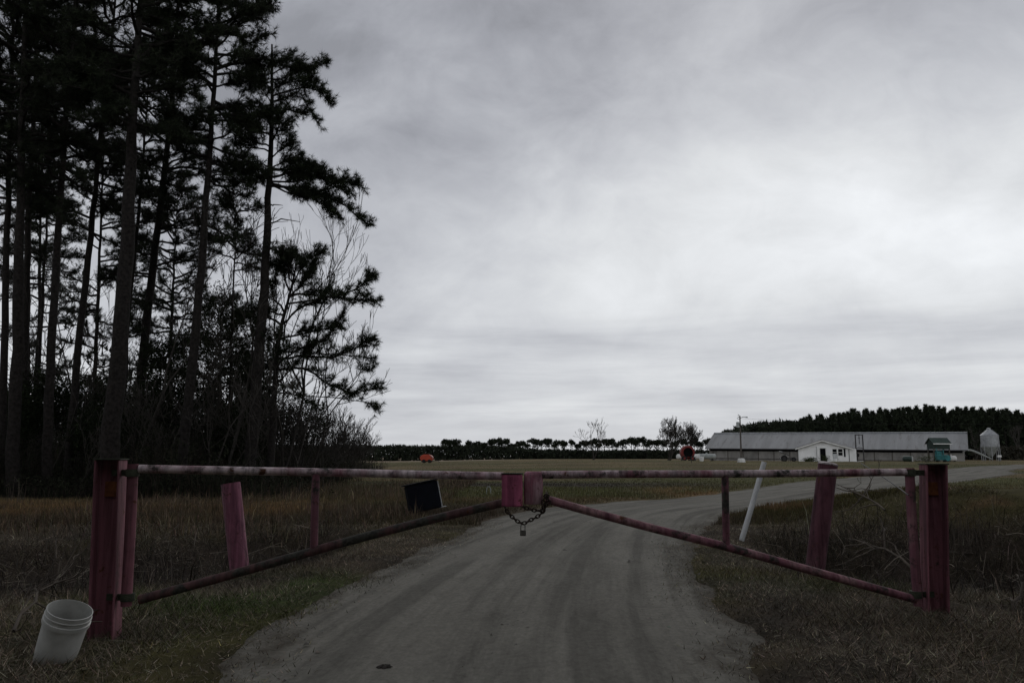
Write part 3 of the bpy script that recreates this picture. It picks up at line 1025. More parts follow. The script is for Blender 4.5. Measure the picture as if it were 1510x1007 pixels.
make_pine('clean-stemmed pine with dense crown running out of the picture top', [(268, 700), (280, 580), (292, 460), (303, 300), (318, 100), (327, -80)], 30, 15, 265, 2.3, 44, GR,
          extra=[([(313, 128), (345, 124), (392, 118)], 14, 0.05), ([(318, 70), (350, 35), (386, 10)], 14, 0.05), ([(318, 90), (360, 70), (392, 55)], 12, 0.05),
                 ([(306, 262), (330, 255), (362, 268)], 8, 0.04), ([(308, 215), (350, 230), (385, 248)], 13, 0.05), ([(310, 180), (350, 178), (380, 190)], 13, 0.05),
                 ([(301, 330), (330, 345), (340, 352)], 5, 0.03)], twigs=12)
make_pine('outermost tall pine with broken spike top and long limbs', [(366, 705), (375, 610), (387, 470), (395, 330), (401, 180), (401, 66)], 32, 19, 270, 1.2, 14, GR, top_spike=True,
          extra=[([(401, 118), (440, 106), (480, 92)], 16, 0.045), ([(402, 142), (440, 132), (470, 138), (490, 158)], 18, 0.05), ([(402, 150), (440, 140), (455, 160), (466, 176)], 7, 0.03),
                 ([(401, 95), (420, 88), (440, 92)], 8, 0.03), ([(401, 100), (380, 95), (365, 92)], 8, 0.03), ([(401, 155), (350, 160), (300, 172)], 18, 0.05), ([(400, 120), (372, 130), (350, 128)], 9, 0.035),
                 ([(396, 275), (420, 276), (470, 285), (510, 305), (541, 330)], 26, 0.07), ([(396, 262), (440, 252), (490, 262), (526, 268)], 30, 0.06), ([(397, 268), (430, 268), (470, 262), (512, 284)], 30, 0.05), ([(397, 272), (430, 285), (465, 288), (500, 318)], 22, 0.045), ([(397, 250), (430, 250), (462, 246)], 16, 0.04), ([(397, 260), (370, 262), (345, 268)], 14, 0.04), ([(399, 130), (385, 112), (376, 100)], 10, 0.03), ([(401, 110), (425, 100), (455, 104)], 14, 0.035), ([(401, 135), (430, 122), (465, 118)], 14, 0.035), ([(397, 250), (420, 240), (448, 238)], 10, 0.04),
                 ([(397, 270), (440, 285), (470, 298), (485, 312)], 14, 0.04), ([(397, 265), (350, 248), (310, 242)], 16, 0.06), ([(398, 225), (372, 220), (340, 228)], 10, 0.04),
                 ([(398, 200), (420, 198), (428, 205)], 4, 0.03), ([(399, 185), (410, 190), (420, 186)], 0, 0.03), ([(395, 303), (405, 302), (416, 302)], 0, 0.035), ([(394, 333), (415, 326), (444, 329)], 0, 0.04),
                 ([(394, 318), (385, 314), (376, 304), (383, 306)], 0, 0.025), ([(393, 362), (405, 356), (424, 358)], 0, 0.03), ([(392, 370), (405, 369), (430, 380)], 5, 0.035)], stubs=3, twigs=8)
make_pine('bushy young pine forking low with drooping limbs, outermost of the grove', [(398, 700), (404, 600), (408, 520), (416, 470), (432, 420), (440, 378)], 33, 12, 540, 1.4, 9, GR,
          extra=[([(410, 478), (440, 458), (480, 440), (520, 445), (556, 448)], 26, 0.06), ([(470, 448), (505, 432), (535, 415), (541, 402)], 15, 0.045), ([(410, 540), (440, 515), (480, 500), (510, 462)], 16, 0.05),
                 ([(420, 462), (400, 430), (410, 395)], 13, 0.05), ([(425, 440), (450, 415), (462, 392)], 15, 0.05), ([(430, 420), (445, 392), (432, 372)], 14, 0.05), ([(428, 430), (420, 400), (424, 385)], 12, 0.045),
                 ([(408, 530), (440, 525), (490, 528), (530, 510), (549, 502)], 20, 0.055), ([(520, 518), (538, 525), (546, 545)], 9, 0.03), ([(408, 545), (450, 545), (490, 570), (520, 578), (562, 572)], 22, 0.055),
                 ([(515, 578), (530, 590), (552, 602)], 7, 0.025), ([(410, 500), (450, 490), (500, 478)], 16, 0.05), ([(405, 560), (430, 575), (470, 602)], 12, 0.04), ([(406, 510), (390, 495), (378, 478)], 8, 0.04),
                 ([(405, 570), (430, 545), (462, 512)], 10, 0.04)], stubs=2, twigs=10)
for lab, way, Y, cp, rc, nb in (
        ('slim background pine seen through the gap right of the slanted pine', [(136, 690), (143, 470), (150, 300), (156, 160)], 47, 560, 2.3, 46),
        ('slim background pine with low needles just left of the clean-stemmed one', [(246, 690), (252, 500), (257, 380), (262, 290)], 45, 560, 2.3, 46),
        ('thin pine with sparse tufts right of the clean-stemmed pine', [(338, 690), (341, 520), (345, 400), (348, 305)], 36, 400, 1.5, 16),
        ('background pine between the dark curving pine and the bright gap', [(50, 690), (57, 480), (60, 300), (66, 130)], 50, 560, 2.6, 46),
        ('short background pine low behind the outermost tall pine', [(322, 690), (324, 560), (326, 450)], 44, 610, 2.1, 34)):
    make_pine(lab, way, Y, 7 if Y > 40 else 6, cp, rc, nb, 'slim pines behind the front row', twigs=8, stubs=5)


def grow(segs, p, d, ln, r, depth, spread=0.55, up=0.12, kids=(2, 3), shrink=0.74, rmin=0.004):
    n = 3
    q = p.copy(); pts = [q]
    for i in range(n):
        d = unit(d + rng.normal(0, 0.13, 3) + np.array([0, 0, up * 0.4]))
        q2 = q + d * ln / n
        segs.append((*q, *q2, max(rmin, r * (1 - 0.25 * i / n)), max(rmin, r * (1 - 0.25 * (i + 1) / n))))
        q = q2; pts.append(q)
    if depth == 0: return
    for k in range(random.randint(*kids)):
        a = pts[-1] if k < 2 else pts[random.randint(1, n)]
        nd = unit(d + rng.normal(0, spread, 3) + np.array([0, 0, up]))
        grow(segs, a, nd, ln * shrink * random.uniform(0.75, 1.15), r * 0.62, depth - 1, spread, up, kids, shrink, rmin)


def bare_mesh(name, stems, height, r, depth, rmin=0.004, lean=(0, 0), spread=0.55, up=0.12, width=0.3, kids=(2, 3)):
    segs = []
    for i in range(stems):
        d = unit(np.array([lean[0] + random.gauss(0, width), lean[1] + random.gauss(0, width), 1.0]))
        p = np.array([random.gauss(0, 0.12) * (stems > 1), random.gauss(0, 0.12) * (stems > 1), -0.1])
        grow(segs, p, d, height * random.uniform(0.34, 0.46), r * random.uniform(0.7, 1.1), depth, spread, up, kids, 0.72, rmin)
    V, F = seg_mesh(segs, 3)
    me = np_mesh(name, V, F, M['pale_bark'])
    return me


def ditch_twigs():
    n = 26000
    x = rng.uniform(-15, 15, n); y = rng.uniform(4.5, 20, n)
    e = road_e(x, y); yd = ditch_y(x)
    p = np.exp(-((y - yd) / 3.4) ** 4) * ss(0.8, 2.0, e) * ss(2.8, 4.2, np.abs(x)) * ss(0.36, 0.56, fbm(x * 0.9, y * 0.9, 93))
    k = (rng.uniform(0, 1, n) < p) & (np.abs(x) < y * 0.75 + 1.5)
    x, y = x[k], y[k]; n = len(x)
    a = np.column_stack([x, y, ground_h(x, y) + rng.uniform(-0.02, 0.3, n)])
    d = rng.normal(0, 1, (n, 3)) * np.array([1, 1, 0.55]); d /= np.linalg.norm(d, axis=1)[:, None]
    l = rng.gamma(2.5, 0.09, (n, 1))
    m = a + d * l * 0.5; d2 = d + rng.normal(0, 0.35, (n, 3)); b = m + d2 * l * 0.5
    r = rng.uniform(0.0015, 0.0042, (n, 1)) + 0.0005 * (rng.uniform(0, 1, (n, 1)) < 0.05) * 8
    V, F = seg_mesh(np.concatenate([np.hstack([a, m, r, r * 0.8]), np.hstack([m, b, r * 0.8, r * 0.5])]), 3)
    c = np.tile(np.array([0.15, 0.128, 0.105]), (n, 1)) * rng.lognormal(-0.2, 0.55, (n, 1))
    c = np.repeat(np.concatenate([c, c]), 6, 0)
    kind(np_mesh('ditch_brush', V, F, M['blades'], col=c), 'stuff')


ditch_twigs()

# bare saplings of the undergrowth: four shapes, copied
protos = []
for i in range(5):
    protos.append(bare_mesh('bare_sapling', 1 if i < 3 else 3, (6.5, 5.0, 7.5, 3.6, 3.0)[i], (0.05, 0.04, 0.055, 0.03, 0.03)[i], 5 if i < 3 else 4, 0.010, (0.1, 0), 0.42, 0.18, 0.16))
spots = []
for i in range(44):
    px = 20 + i * 10.6 + random.uniform(-6, 6)
    Y = random.uniform(29, 46) if px < 380 else random.uniform(34, 56)
    spots.append((px, Y))
for i, (px, Y) in enumerate(spots):
    pr = protos[i % 5]
    o = pr if i < 5 else pr.copy()
    if i >= 5: C.objects.link(o)
    x = (px - CX) / F_PX * Y * 1.0
    o.location = (x, Y, gh(x, Y)); o.rotation_euler = (0, 0, random.uniform(0, 6.28)); s = random.uniform(0.75, 1.25); o.scale = (s, s, s)
    tag(o, 'thin bare sapling in the undergrowth among the pine trunks', 'sapling', 'bare saplings in the grove undergrowth')
# taller bare trees at the grove's open end
for lab, px, Y, h, ln, dep in (('slender leafless tree leaning out past the bushy young pine, curved top twigs', 424, 36, 7.4, (0.08, 0), 6),
                               ('fine-twigged leafless tree behind the bushy young pine, leaning to the field', 436, 40, 7.6, (0.05, 0), 6),
                               ('upright leafless tree between the clean-stemmed and outermost tall pines', 340, 34, 10.5, (0.02, 0), 6),
                               ('leafless tree with curved boughs close behind the outermost tall pine', 415, 38, 11, (0.08, 0), 6)):
    o = bare_mesh('bare_tree', 1, h, 0.085, dep, 0.009, ln, 0.25, 0.24, 0.02, (2, 3))
    x = (px - CX) / F_PX * Y
    o.location = (x, Y, gh(x, Y))
    tag(o, lab, 'tree')
for i, (px, Y, h, lx) in enumerate(((470, 46, 3.4, 0.35), (498, 50, 3.1, 0.5), (430, 44, 3.6, 0.1), (520, 55, 2.4, 0.6), (452, 40, 3.0, 0.2), (505, 60, 3.4, 0.4))):
    o = bare_mesh('bare_shrub', 9, h, 0.022, 5, 0.009, (lx, 0), 0.30, 0.15, 0.38, (2, 3))
    x = (px - CX) / F_PX * Y
    o.location = (x, Y, gh(x, Y))
    tag(o, 'leafless shrub fanning thin twigs at the open end of the grove', 'shrub', 'leafless shrubs at the open end of the grove')

# dark evergreen shrubs between the trunks
for i, (px, py, Y, rx, rz) in enumerate(((325, 500, 36, 1.5, 2.6), (250, 545, 37, 1.6, 2.2), (130, 600, 37, 1.8, 1.6), (60, 590, 36, 1.2, 1.8), (215, 610, 36, 1.5, 1.5), (15, 620, 34, 1.3, 1.6),
                                         (385, 560, 40, 1.5, 2.0), (290, 610, 40, 1.9, 1.7), (440, 625, 43, 1.7, 1.4), (160, 640, 33, 1.6, 1.3), (350, 640, 36, 1.5, 1.5))):
    c = P(px, py, Y)
    n = 520
    q = rng.normal(0, 1, (n, 3)); q /= np.linalg.norm(q, axis=1)[:, None]
    q *= rng.uniform(0.25, 1, (n, 1)) ** 0.6 * np.array([rx, rx * 0.8, rz])
    q *= (0.65 + 0.6 * fbm(q[:, 0] * 1.1 + i * 7, q[:, 2] * 1.1 + q[:, 1], 111))[:, None]
    g = gh(c[0], Y)
    root = thing('evergreen_shrub', 'dark leafy evergreen shrub filling a gap between the pine trunks', 'shrub', (c[0], Y, g), 'dark evergreen shrubs between the pine trunks')
    V, F, cc = leaf_mesh(q + np.array([0, 0, c[2] - g]), 0.062, 14, 0.18, (0.016, 0.021, 0.011))
    np_mesh('foliage', V, F, M['leaves'], root, col=cc)
    segs = []
    for k in range(26):
        t = q[random.randrange(n)] * 0.8 + np.array([0, 0, c[2] - g])
        b0 = np.array([random.gauss(0, .12), random.gauss(0, .12), -0.1]); m_ = (b0 + t) / 2 + rng.normal(0, 0.12, 3)
        segs += [(*b0, *m_, 0.03, 0.02), (*m_, *t, 0.02, 0.006)]
    V, F = seg_mesh(segs, 4); np_mesh('stems', V, F, M['pale_bark'], root)


def undergrowth():
    n = 90000
    Y = 27.0 + 58 * rng.uniform(0, 1, n) ** 1.5
    px = rng.uniform(-120, 585, n)
    x = (px - CX) / F_PX * Y
    lim = -9.3 - 0.085 * (Y - 28) + 2.8 * (fbm(Y * 0.22, Y * 0 + 5, 127) - 0.5)
    edge = (Y > 27.6 - 0.03 * (x + 20) + 2.4 * (fbm(x * 0.4, x * 0 + 2, 121) - 0.5))
    k = edge & (x < lim + 0.8 * rng.normal(0, 1, n))
    x, Y, lim = x[k], Y[k], lim[k]
    hmax = (0.5 + 2.0 * ss(0.35, 0.65, fbm(x * 0.35, Y * 0.35, 123)) + 0.05 * (Y - 27)) * (0.35 + 0.65 * ss(-0.5, 4, lim - x))
    h = hmax * rng.uniform(0.15, 1.0, len(x)) ** 0.9
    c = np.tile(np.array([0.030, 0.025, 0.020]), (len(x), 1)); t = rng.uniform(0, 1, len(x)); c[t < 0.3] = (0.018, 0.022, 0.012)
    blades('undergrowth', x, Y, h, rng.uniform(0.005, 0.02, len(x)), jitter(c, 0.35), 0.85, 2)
    m = rng.integers(0, len(x), 16000)
    q = np.column_stack([x[m], Y[m], ground_h(x[m], Y[m]) + hmax[m] * rng.uniform(0.2, 1.0, len(m))])
    V, F, c = leaf_mesh(q, 0.06, 5, 0.14, (0.017, 0.019, 0.012))
    kind(np_mesh('brush_leaves', V, F, M['leaves'], col=c), 'stuff')
    # the depth of the wood behind the front trunks
    n = 6500
    Y = rng.uniform(52, 95, n); px = rng.uniform(-150, 400, n); x = (px - CX) / F_PX * Y
    k = x < -10 - 0.1 * (Y - 58)
    x, Y = x[k], Y[k]
    hh = 3.0 + 19.0 * fbm(x * 0.35, Y * 0.12, 129) ** 2.4
    q = np.column_stack([x, Y, hh * rng.uniform(0, 1, len(x)) ** 0.8])
    V, F, c = tuft_mesh(q, np.tile(np.array([0, 0, 1.0]), (len(x), 1)), 0.6, 0.16, 8, (0.016, 0.019, 0.012), 0.9)
    kind(np_mesh('grove_woods', V, F, M['needles'], col=c), 'stuff')


undergrowth()


# ------------------------------------------------------------------ far woods
def far_pine_mesh(h, seed, spiky):
    """small loblolly for the far rows: bare trunk and a round or pointed crown; returns an Empty with two parts"""
    root = thing('far_pine', 'x', 'tree')
    mb = MB(); mb.tube([(0, 0, -0.3), (0.05, 0, h * 0.5), (0, 0.02, h * 0.96)], [0.16, 0.12, 0.04], 6); mb.build('trunk', M['bark'], root)
    n = 170 if spiky else 230
    if spiky:
        t = rng.uniform(0, 1, n) ** 0.8
        z = h * (0.12 + 0.9 * t); rad = h * 0.18 * (1 - t ** 2.2) + 0.12
        a = rng.uniform(0, 6.28, n); rr = rad * rng.uniform(0.2, 1, n) ** 0.6
        q = np.column_stack([rr * np.cos(a), rr * np.sin(a), z])
    else:
        q = rng.normal(0, 1, (n, 3)); q /= np.linalg.norm(q, axis=1)[:, None]
        q *= rng.uniform(0.2, 1, (n, 1)) ** 0.5 * np.array([h * 0.15, h * 0.15, h * 0.15])
        q[:, 2] += h * 0.84
        q[: n // 6, 2] -= h * 0.2
        for kk in range(3):                                  # uneven lobes
            w_ = rng.integers(0, n, n // 5); q[w_] = q[w_] * np.array([0.6, 0.6, 0.55]) + np.array([h * random.uniform(-.17, .17), h * random.uniform(-.17, .17), h * random.uniform(0.30, 0.46)])
    V, F, c = tuft_mesh(q, unit(np.array([0, 0, 1.0])) + 0 * q, 0.75 if spiky else 0.5, 0.22 if spiky else 0.17, 12, (0.019, 0.025, 0.014), 1.0)
    np_mesh('crown', V, F, M['needles'], root, col=c)
    return root


rp = [far_pine_mesh(8.5, i, False) for i in range(7)]
sp = [far_pine_mesh(13.0, i, True) for i in range(6)]


def plant(protos_, i, px, Y, top_py, h0, label, group):
    x = (px - CX) / F_PX * Y / ray(px, 674)[1]
    g = gh(x, Y)
    top = P(px, top_py, Y)[2]
    pr = protos_[i % len(protos_)]
    if i < len(protos_): o = pr
    else: o = copy_tree(pr)
    s = (top - g) / h0
    w = random.uniform(0.9, 1.15)
    o.location = (x, Y, g); o.scale = (s * w, s * w, s); o.rotation_euler = (0, 0, random.uniform(0, 6.28))
    tag(o, label, 'tree', group)


i = 0
for px in np.arange(690, 1062, 6.3):
    top = 647.5 + random.uniform(-3.5, 6) - (1.5 if px > 920 else 0)
    if px < 720: top += 3
    plant(rp, i, px + random.uniform(-2.5, 2.5), random.uniform(296, 318), top, 8.5 * 1.01, 'round-headed pine with bare stem in the far row beyond the field', 'round-headed pines of the far row'); i += 1
for px in (655, 662, 668, 673):
    plant(rp, i, px, 300, 646 + random.uniform(-1, 2), 8.5, 'round-headed pine with bare stem in the far row beyond the field', 'round-headed pines of the far row'); i += 1
for px in np.arange(1070, 1122, 7):
    plant(rp, i, px, random.uniform(285, 300), 633 + random.uniform(-2, 3), 8.5, 'round-headed pine with bare stem in the far row beyond the field', 'round-headed pines of the far row'); i += 1
i = 0
SKY = [(1118, 634), (1135, 620), (1150, 617), (1165, 624), (1180, 619), (1200, 611), (1225, 613), (1240, 611), (1255, 605), (1275, 606), (1300, 603), (1340, 601), (1375, 599), (1400, 603), (1440, 603), (1480, 605), (1530, 606)]
sx, sy = zip(*SKY)
for row in range(2):
    for px in np.arange(1120 + 6 * row, 1545, 6.6):
        plant(sp, i, px + random.uniform(-3, 3), 196 + 9 * row + random.uniform(-4, 4), np.interp(px, sx, sy) + random.uniform(-3, 8), 13.0 * 1.02, 'pointed dark pine at the front of the wood behind the long barn', 'pointed pines of the wood behind the barn'); i += 1


def wood_mass(name, xa, xb, ya, yb, h, n, size, seed, col=(0.018, 0.023, 0.014)):
    x = rng.uniform(xa, xb, n); y = rng.uniform(ya, yb, n)
    hh = h(x) * (0.82 + 0.3 * fbm(x * 0.25, y * 0.1, seed))
    z = hh * rng.uniform(0, 1, n) ** 0.75
    q = np.column_stack([x, y, z + rise(x, y) - 0.2])
    V, F, c = tuft_mesh(q, np.tile(np.array([0, 0, 1.0]), (n, 1)), size, size * 0.42, 6, col, 0.9)
    kind(np_mesh(name, V, F, M['needles'], col=c), 'stuff')


wood_mass('far_woods', -175, 82, 296, 322, lambda x: np.interp(x, [-175, -60, -20, 4, 12, 80], [6.6, 6.0, 5.6, 4.6, 3.5, 3.4]), 15000, 1.1, 131)
wood_mass('pine_woods', 58, 200, 208, 232, lambda x: np.interp(x, [58, 70, 90, 110, 200], [7.5, 10.5, 11.5, 12.5, 13]), 12000, 1.3, 141)
wood_mass('wood_edge_scrub', 108, 175, 172, 190, lambda x: np.interp(x, [108, 175], [3.0, 4.0]), 3000, 0.9, 151, (0.03, 0.028, 0.02))

# pine mass added out of view behind the camera to shade the near ground
n = 9000
x = rng.uniform(-48, 48, n); y = rng.uniform(-24, -8.5, n)
q = np.column_stack([x, y, 1.0 + 19 * rng.uniform(0, 1, n) * (0.75 + 0.35 * fbm(x * 0.2, y * 0.2, 161))])
V, F, c = tuft_mesh(q, np.tile(np.array([0, 0, 1.0]), (n, 1)), 1.1, 0.4, 7, (0.018, 0.023, 0.014), 0.9)
kind(np_mesh('added_shade_woods', V, F, M['needles'], col=c), 'stuff')

# leafless trees about the farmyard
for lab, px, top, Y, depth, st, vine in (('leafless vine-hung tree with twisted limbs standing alone in the far field', 874, 615, 168, 6, 2, 1), ('leafless tree with upright fan of fine twigs left of the red machine', 985, 612, 150, 7, 4, 0),
                                         ('leafless tree with a vine-thick crown behind the red machine', 1014, 620, 152, 6, 4, 1), ('small pale leafless tree peeping past the barn roof end', 1050, 638, 190, 5, 3, 0),
                                         ('grey leafless tree against the dark wood beside the silo', 1432, 628, 182, 6, 2, 0), ('grey leafless tree against the dark wood right of the silo', 1492, 625, 182, 6, 2, 0)):
    x = (px - CX) / F_PX * Y
    g = gh(x, Y); h = P(px, top, Y)[2] - g
    root = thing('bare_tree', lab, 'tree', (x, Y, g))
    segs = []
    for k in range(st):
        d = unit(np.array([random.gauss(0, 0.34), random.gauss(0, 0.2), 1.0]))
        grow(segs, np.array([random.gauss(0, .15), 0, -0.1]), d, h * 0.25, 0.15, depth - 1 + (st > 3), 0.36, 0.20, (2, 3), 0.78, 0.022)
    zmax = max(s[5] for s in segs); A = np.array(segs); A[:, [2, 5]] *= h / zmax
    V, F = seg_mesh(A, 3); np_mesh('limbs', V, F, M['pale_bark'], root)
    if vine:
        k = A[(A[:, 6] > 0.05)]
        k = k[rng.integers(0, len(k), 70)]
        q = k[:, :3] + (k[:, 3:6] - k[:, :3]) * rng.uniform(0, 1, (70, 1))
        V, F, c = leaf_mesh(q, 0.10, 5, 0.10, (0.03, 0.03, 0.02)); np_mesh('vines', V, F, M['leaves'], root, col=c)

# ------------------------------------------------------------------ gate
LB, RB = G(155, 938), G(1378, 905)
LB[2] = gh(LB[0], LB[1]); RB[2] = gh(RB[0], RB[1])


def h_post(label, base, top_px, w, rot, mat, lean_x=0.0):
    """steel H-section post with top plate and hinge arm"""
    topz = P(*top_px, base[1])[2]
    h = topz - base[2] + 0.12
    lean = (P(*top_px, base[1])[0] - base[0]) / (h)
    root = thing('gate_post', label, 'gate post', (base[0], base[1], base[2] - 0.12))
    Mx = Matrix.Rotation(rot, 3, 'Z')
    sh = lambda p: (p[0] + lean * p[2], p[1], p[2])
    t = 0.014

    def slab(cx, cy, sx, sy, z0, z1):
        vs = []
        for z in (z0, z1):
            for ax, ay in ((-1, -1), (1, -1), (1, 1), (-1, 1)):
                q = Mx @ Vector((cx + ax * sx / 2, cy + ay * sy / 2, z)); vs.append(sh(q))
        return vs
    nseg = 8
    for nm, (cx, cy, sx, sy) in (('flange', (-w / 2 + t / 2, 0, t, w * 1.05)), ('flange', (w / 2 - t / 2, 0, t, w * 1.05)), ('web', (0, 0.012, w - 2 * t - 0.004, t))):
        mb = MB()
        mb.hexa(slab(cx, cy, sx, sy, 0, h - 0.012))
        mb.build(nm, mat, root, bevel=0.004)
    mb = MB(); mb.hexa(slab(0, 0, w * 1.12, w * 1.14, h - 0.010, h)); mb.build('top_plate', M['moss_cap'], root, bevel=0.003)
    return root, h, lean


M['rust_patch'] = mat_plain('bare_rust', (0.16, 0.055, 0.02), 0.9, 0.5, 30)
lp, lph, lpl = h_post('maroon steel H-section gate post beside the white bucket', LB, (164, 676), 0.192, R(8), M['post_paint'])
rp_, rph, rpl = h_post('maroon steel H-section gate post at the ditch end of the right leaf', RB, (1376, 683), 0.185, R(-8), M['post_paint'])
for root, h, sgn, ln in ((lp, lph, 1, lpl), (rp_, rph, -1, rpl)):
    mb = MB()
    mb.box((ln * h * 0.84 + sgn * 0.01, -0.006, h * 0.84), (0.09, 0.012, 0.12), Matrix.Rotation(R(8 * sgn), 3, 'Z')); mb.build('hinge_plate', M['rust_patch'], root, bevel=0.003)

# meeting line of the two leaves
Yc = (LB[1] + RB[1]) / 2


def leaf(label, hinge_base, Yh, end_px, pts, mats, plate, sgn):
    """a leaf of the gate, in the plane from its hinge (distance Yh) to the middle (distance Yc)"""
    xh = P(pts['stile'][0][0], 690, Yh)[0]; xc = P(end_px, 700, Yc)[0]

    def Q(px, py):
        d = ray(px, py)
        k = (Yc - Yh) / (xc - xh)
        s = (Yh - k * xh) / (d[1] - k * d[0])
        return np.array([0, 0, CAM_H]) + d * s
    b = Q(*pts['stile'][1])
    root = thing('gate_leaf', label, 'gate', tuple(b))
    for nm, key, r, mt in (('top_rail', 'rail', 0.034, mats[0]), ('brace', 'brace', 0.036, mats[1]), ('upright', 'upright', 0.032, mats[2]), ('hinge_pipe', 'stile', 0.042, mats[3])):
        q = catmull(np.array([Q(*p) for p in pts[key]]), 8) - b
        mb = MB(); mb.tube(q, r, 20, wob=0.02)
        if key in ('stile', 'brace'):
            pass
        mb.build(nm, mt, root, smooth=True)
    # hinge straps round the pipe, reaching to the post
    for py in pts['straps']:
        a = Q(pts['stile'][0][0] + (pts['stile'][1][0] - pts['stile'][0][0]) * (py - pts['stile'][0][1]) / (pts['stile'][1][1] - pts['stile'][0][1]), py) - b
        mb = MB(); mb.tube([a + np.array([0, 0, -0.03]), a + np.array([0, 0, 0.03])], 0.053, 16)
        mb.box(a + np.array([-sgn * 0.10, 0.0, 0.0]), (0.13, 0.02, 0.05)); mb.build('hinge', M['moss_cap'], root, smooth=True)
    # latch plate
    x0, y0, x1, y1 = plate
    A, B_ = Q(x0, y0) - b, Q(x1, y1) - b
    c = (A + B_) / 2; w_, h_ = abs(B_[0] - A[0]), abs(A[2] - B_[2])
    mb = MB()
    if sgn > 0:
        mb.box(c + np.array([0, -0.01, 0]), (w_, 0.105, h_)); mb.build('latch_box', M['plate_paint'], root, bevel=0.012)
        mb = MB(); mb.box(c + np.array([0, -0.01, h_ / 2 + 0.006]), (w_ * 1.05, 0.115, 0.010)); mb.build('latch_cap', M['moss_cap'], root, bevel=0.003)
    else:
        r = w_ / 2
        prof = [(0.001, -h_ / 2), (r * 0.94, -h_ / 2), (r, -h_ / 2 + 0.006), (r, h_ / 2 - 0.03), (r * 0.93, h_ / 2 - 0.012), (r * 0.75, h_ / 2), (0.001, h_ / 2)]
        mb.lathe(prof, 28, c, Matrix.Diagonal((1, 0.75, 1))); mb.build('latch_barrel', M['pale_plate'], root, smooth=True)
    return root, Q


leafL, QL = leaf('pink pipe gate leaf with square latch box, hung on the post by the bucket', LB, LB[1] - 0.02, 772,
                 dict(rail=[(205, 691), (330, 693.5), (463, 696), (600, 699), (742, 702)], brace=[(742, 741), (640, 765), (520, 796), (463, 812), (330, 850), (205, 884)],
                      upright=[(466, 699), (464, 760), (463, 809)], stile=[(196, 684), (193, 760), (186, 893)], straps=(697, 880)),
                 (M['rail_paint'], M['mossy_brace'], M['brace_paint'], M['post_paint']), (740, 699, 770.5, 746.5), 1)
leafR, QR = leaf('pink pipe gate leaf with round latch barrel, hung on the post by the ditch', RB, RB[1] - 0.02, 772,
                 dict(rail=[(798, 700), (900, 699), (1070, 698.5), (1200, 697.5), (1343, 696)], brace=[(806, 736), (870, 754), (960, 778), (1071, 806), (1200, 842), (1352, 884)],
                      upright=[(1069, 700), (1070, 755), (1071, 804)], stile=[(1341, 690), (1345, 770), (1354, 893)], straps=(697, 876)),
                 (M['rail_paint'], M['brace_paint'], M['brace_paint'], M['brace_paint']), (772.5, 695, 800.5, 743), -1)


def chain_mesh(name, paths, link=0.042, r=0.0055):
    mb = MB()
    for path in paths:
        q = catmull(np.array(path), 30)
        s = np.r_[0, np.cumsum(np.linalg.norm(np.diff(q, axis=0), axis=1))]
        n = max(2, int(s[-1] / (link * 0.74)))
        for i in range(n):
            t = (i + 0.5) / n * s[-1]
            c = np.array([np.interp(t, s, q[:, k]) for k in range(3)])
            c2 = np.array([np.interp(min(t + 0.02, s[-1]), s, q[:, k]) for k in range(3)]); c1 = np.array([np.interp(max(t - 0.02, 0), s, q[:, k]) for k in range(3)])
            ax = unit(c2 - c1); a = unit(np.cross(ax, [0.1, 1, 0.2])); bb = np.cross(ax, a)
            side = a if i % 2 else bb
            ring = []
            for k in range(10):
                an = 2 * math.pi * k / 10
                ring.append(c + ax * math.cos(an) * link * 0.55 + side * math.sin(an) * link * 0.33)
            ring.append(ring[0])
            mb.tube(ring, r, 5, cap=False)
    return mb


def Qd(Q, px, py, dy=0.0):
    p = Q(px, py).copy(); p[1] += dy; return p


cp = [[Qd(QL, 744, 746, -0.07), Qd(QL, 752, 758, -0.06), Qd(QL, 769, 770.5, -0.04), Qd(QR, 784, 765, -0.05), Qd(QR, 797, 757, -0.06), Qd(QR, 804, 746, -0.07), Qd(QR, 806, 733, -0.07), Qd(QR, 806, 727, 0.0), Qd(QR, 804, 733, 0.06)],
      [Qd(QL, 768, 745, -0.06), Qd(QL, 778, 749, -0.07), Qd(QR, 792, 752, -0.07), Qd(QR, 801, 750, -0.08), Qd(QR, 802, 738, -0.08)],
      [Qd(QR, 800, 755, -0.09), Qd(QR, 803, 743, -0.1), Qd(QR, 809, 740, -0.08), Qd(QR, 806, 730, -0.09), Qd(QR, 801, 736, -0.075), Qd(QR, 799, 748, -0.09)]]
o = chain_mesh('chain', cp).build('chain', M['rust_chain'], smooth=True)
tag(o, 'rusty chain looped under both latch ends, bunched at the round barrel', 'chain')
pk = Qd(QL, 770, 771, -0.045)
root = thing('padlock', 'grey padlock hanging at the lowest point of the rusty chain', 'padlock', tuple(pk))
mb = MB(); mb.box((0.006, 0, -0.078), (0.052, 0.024, 0.05)); mb.build('body', M['grey_steel'], root, bevel=0.006)
mb = MB(); mb.tube([(-0.012, 0, -0.054), (-0.012, 0, -0.018), (-0.006, 0, -0.005), (0.006, 0, 0), (0.018, 0, -0.005), (0.024, 0, -0.018), (0.024, 0, -0.054)], 0.0045, 8); mb.build('shackle', M['grey_steel'], root, smooth=True)


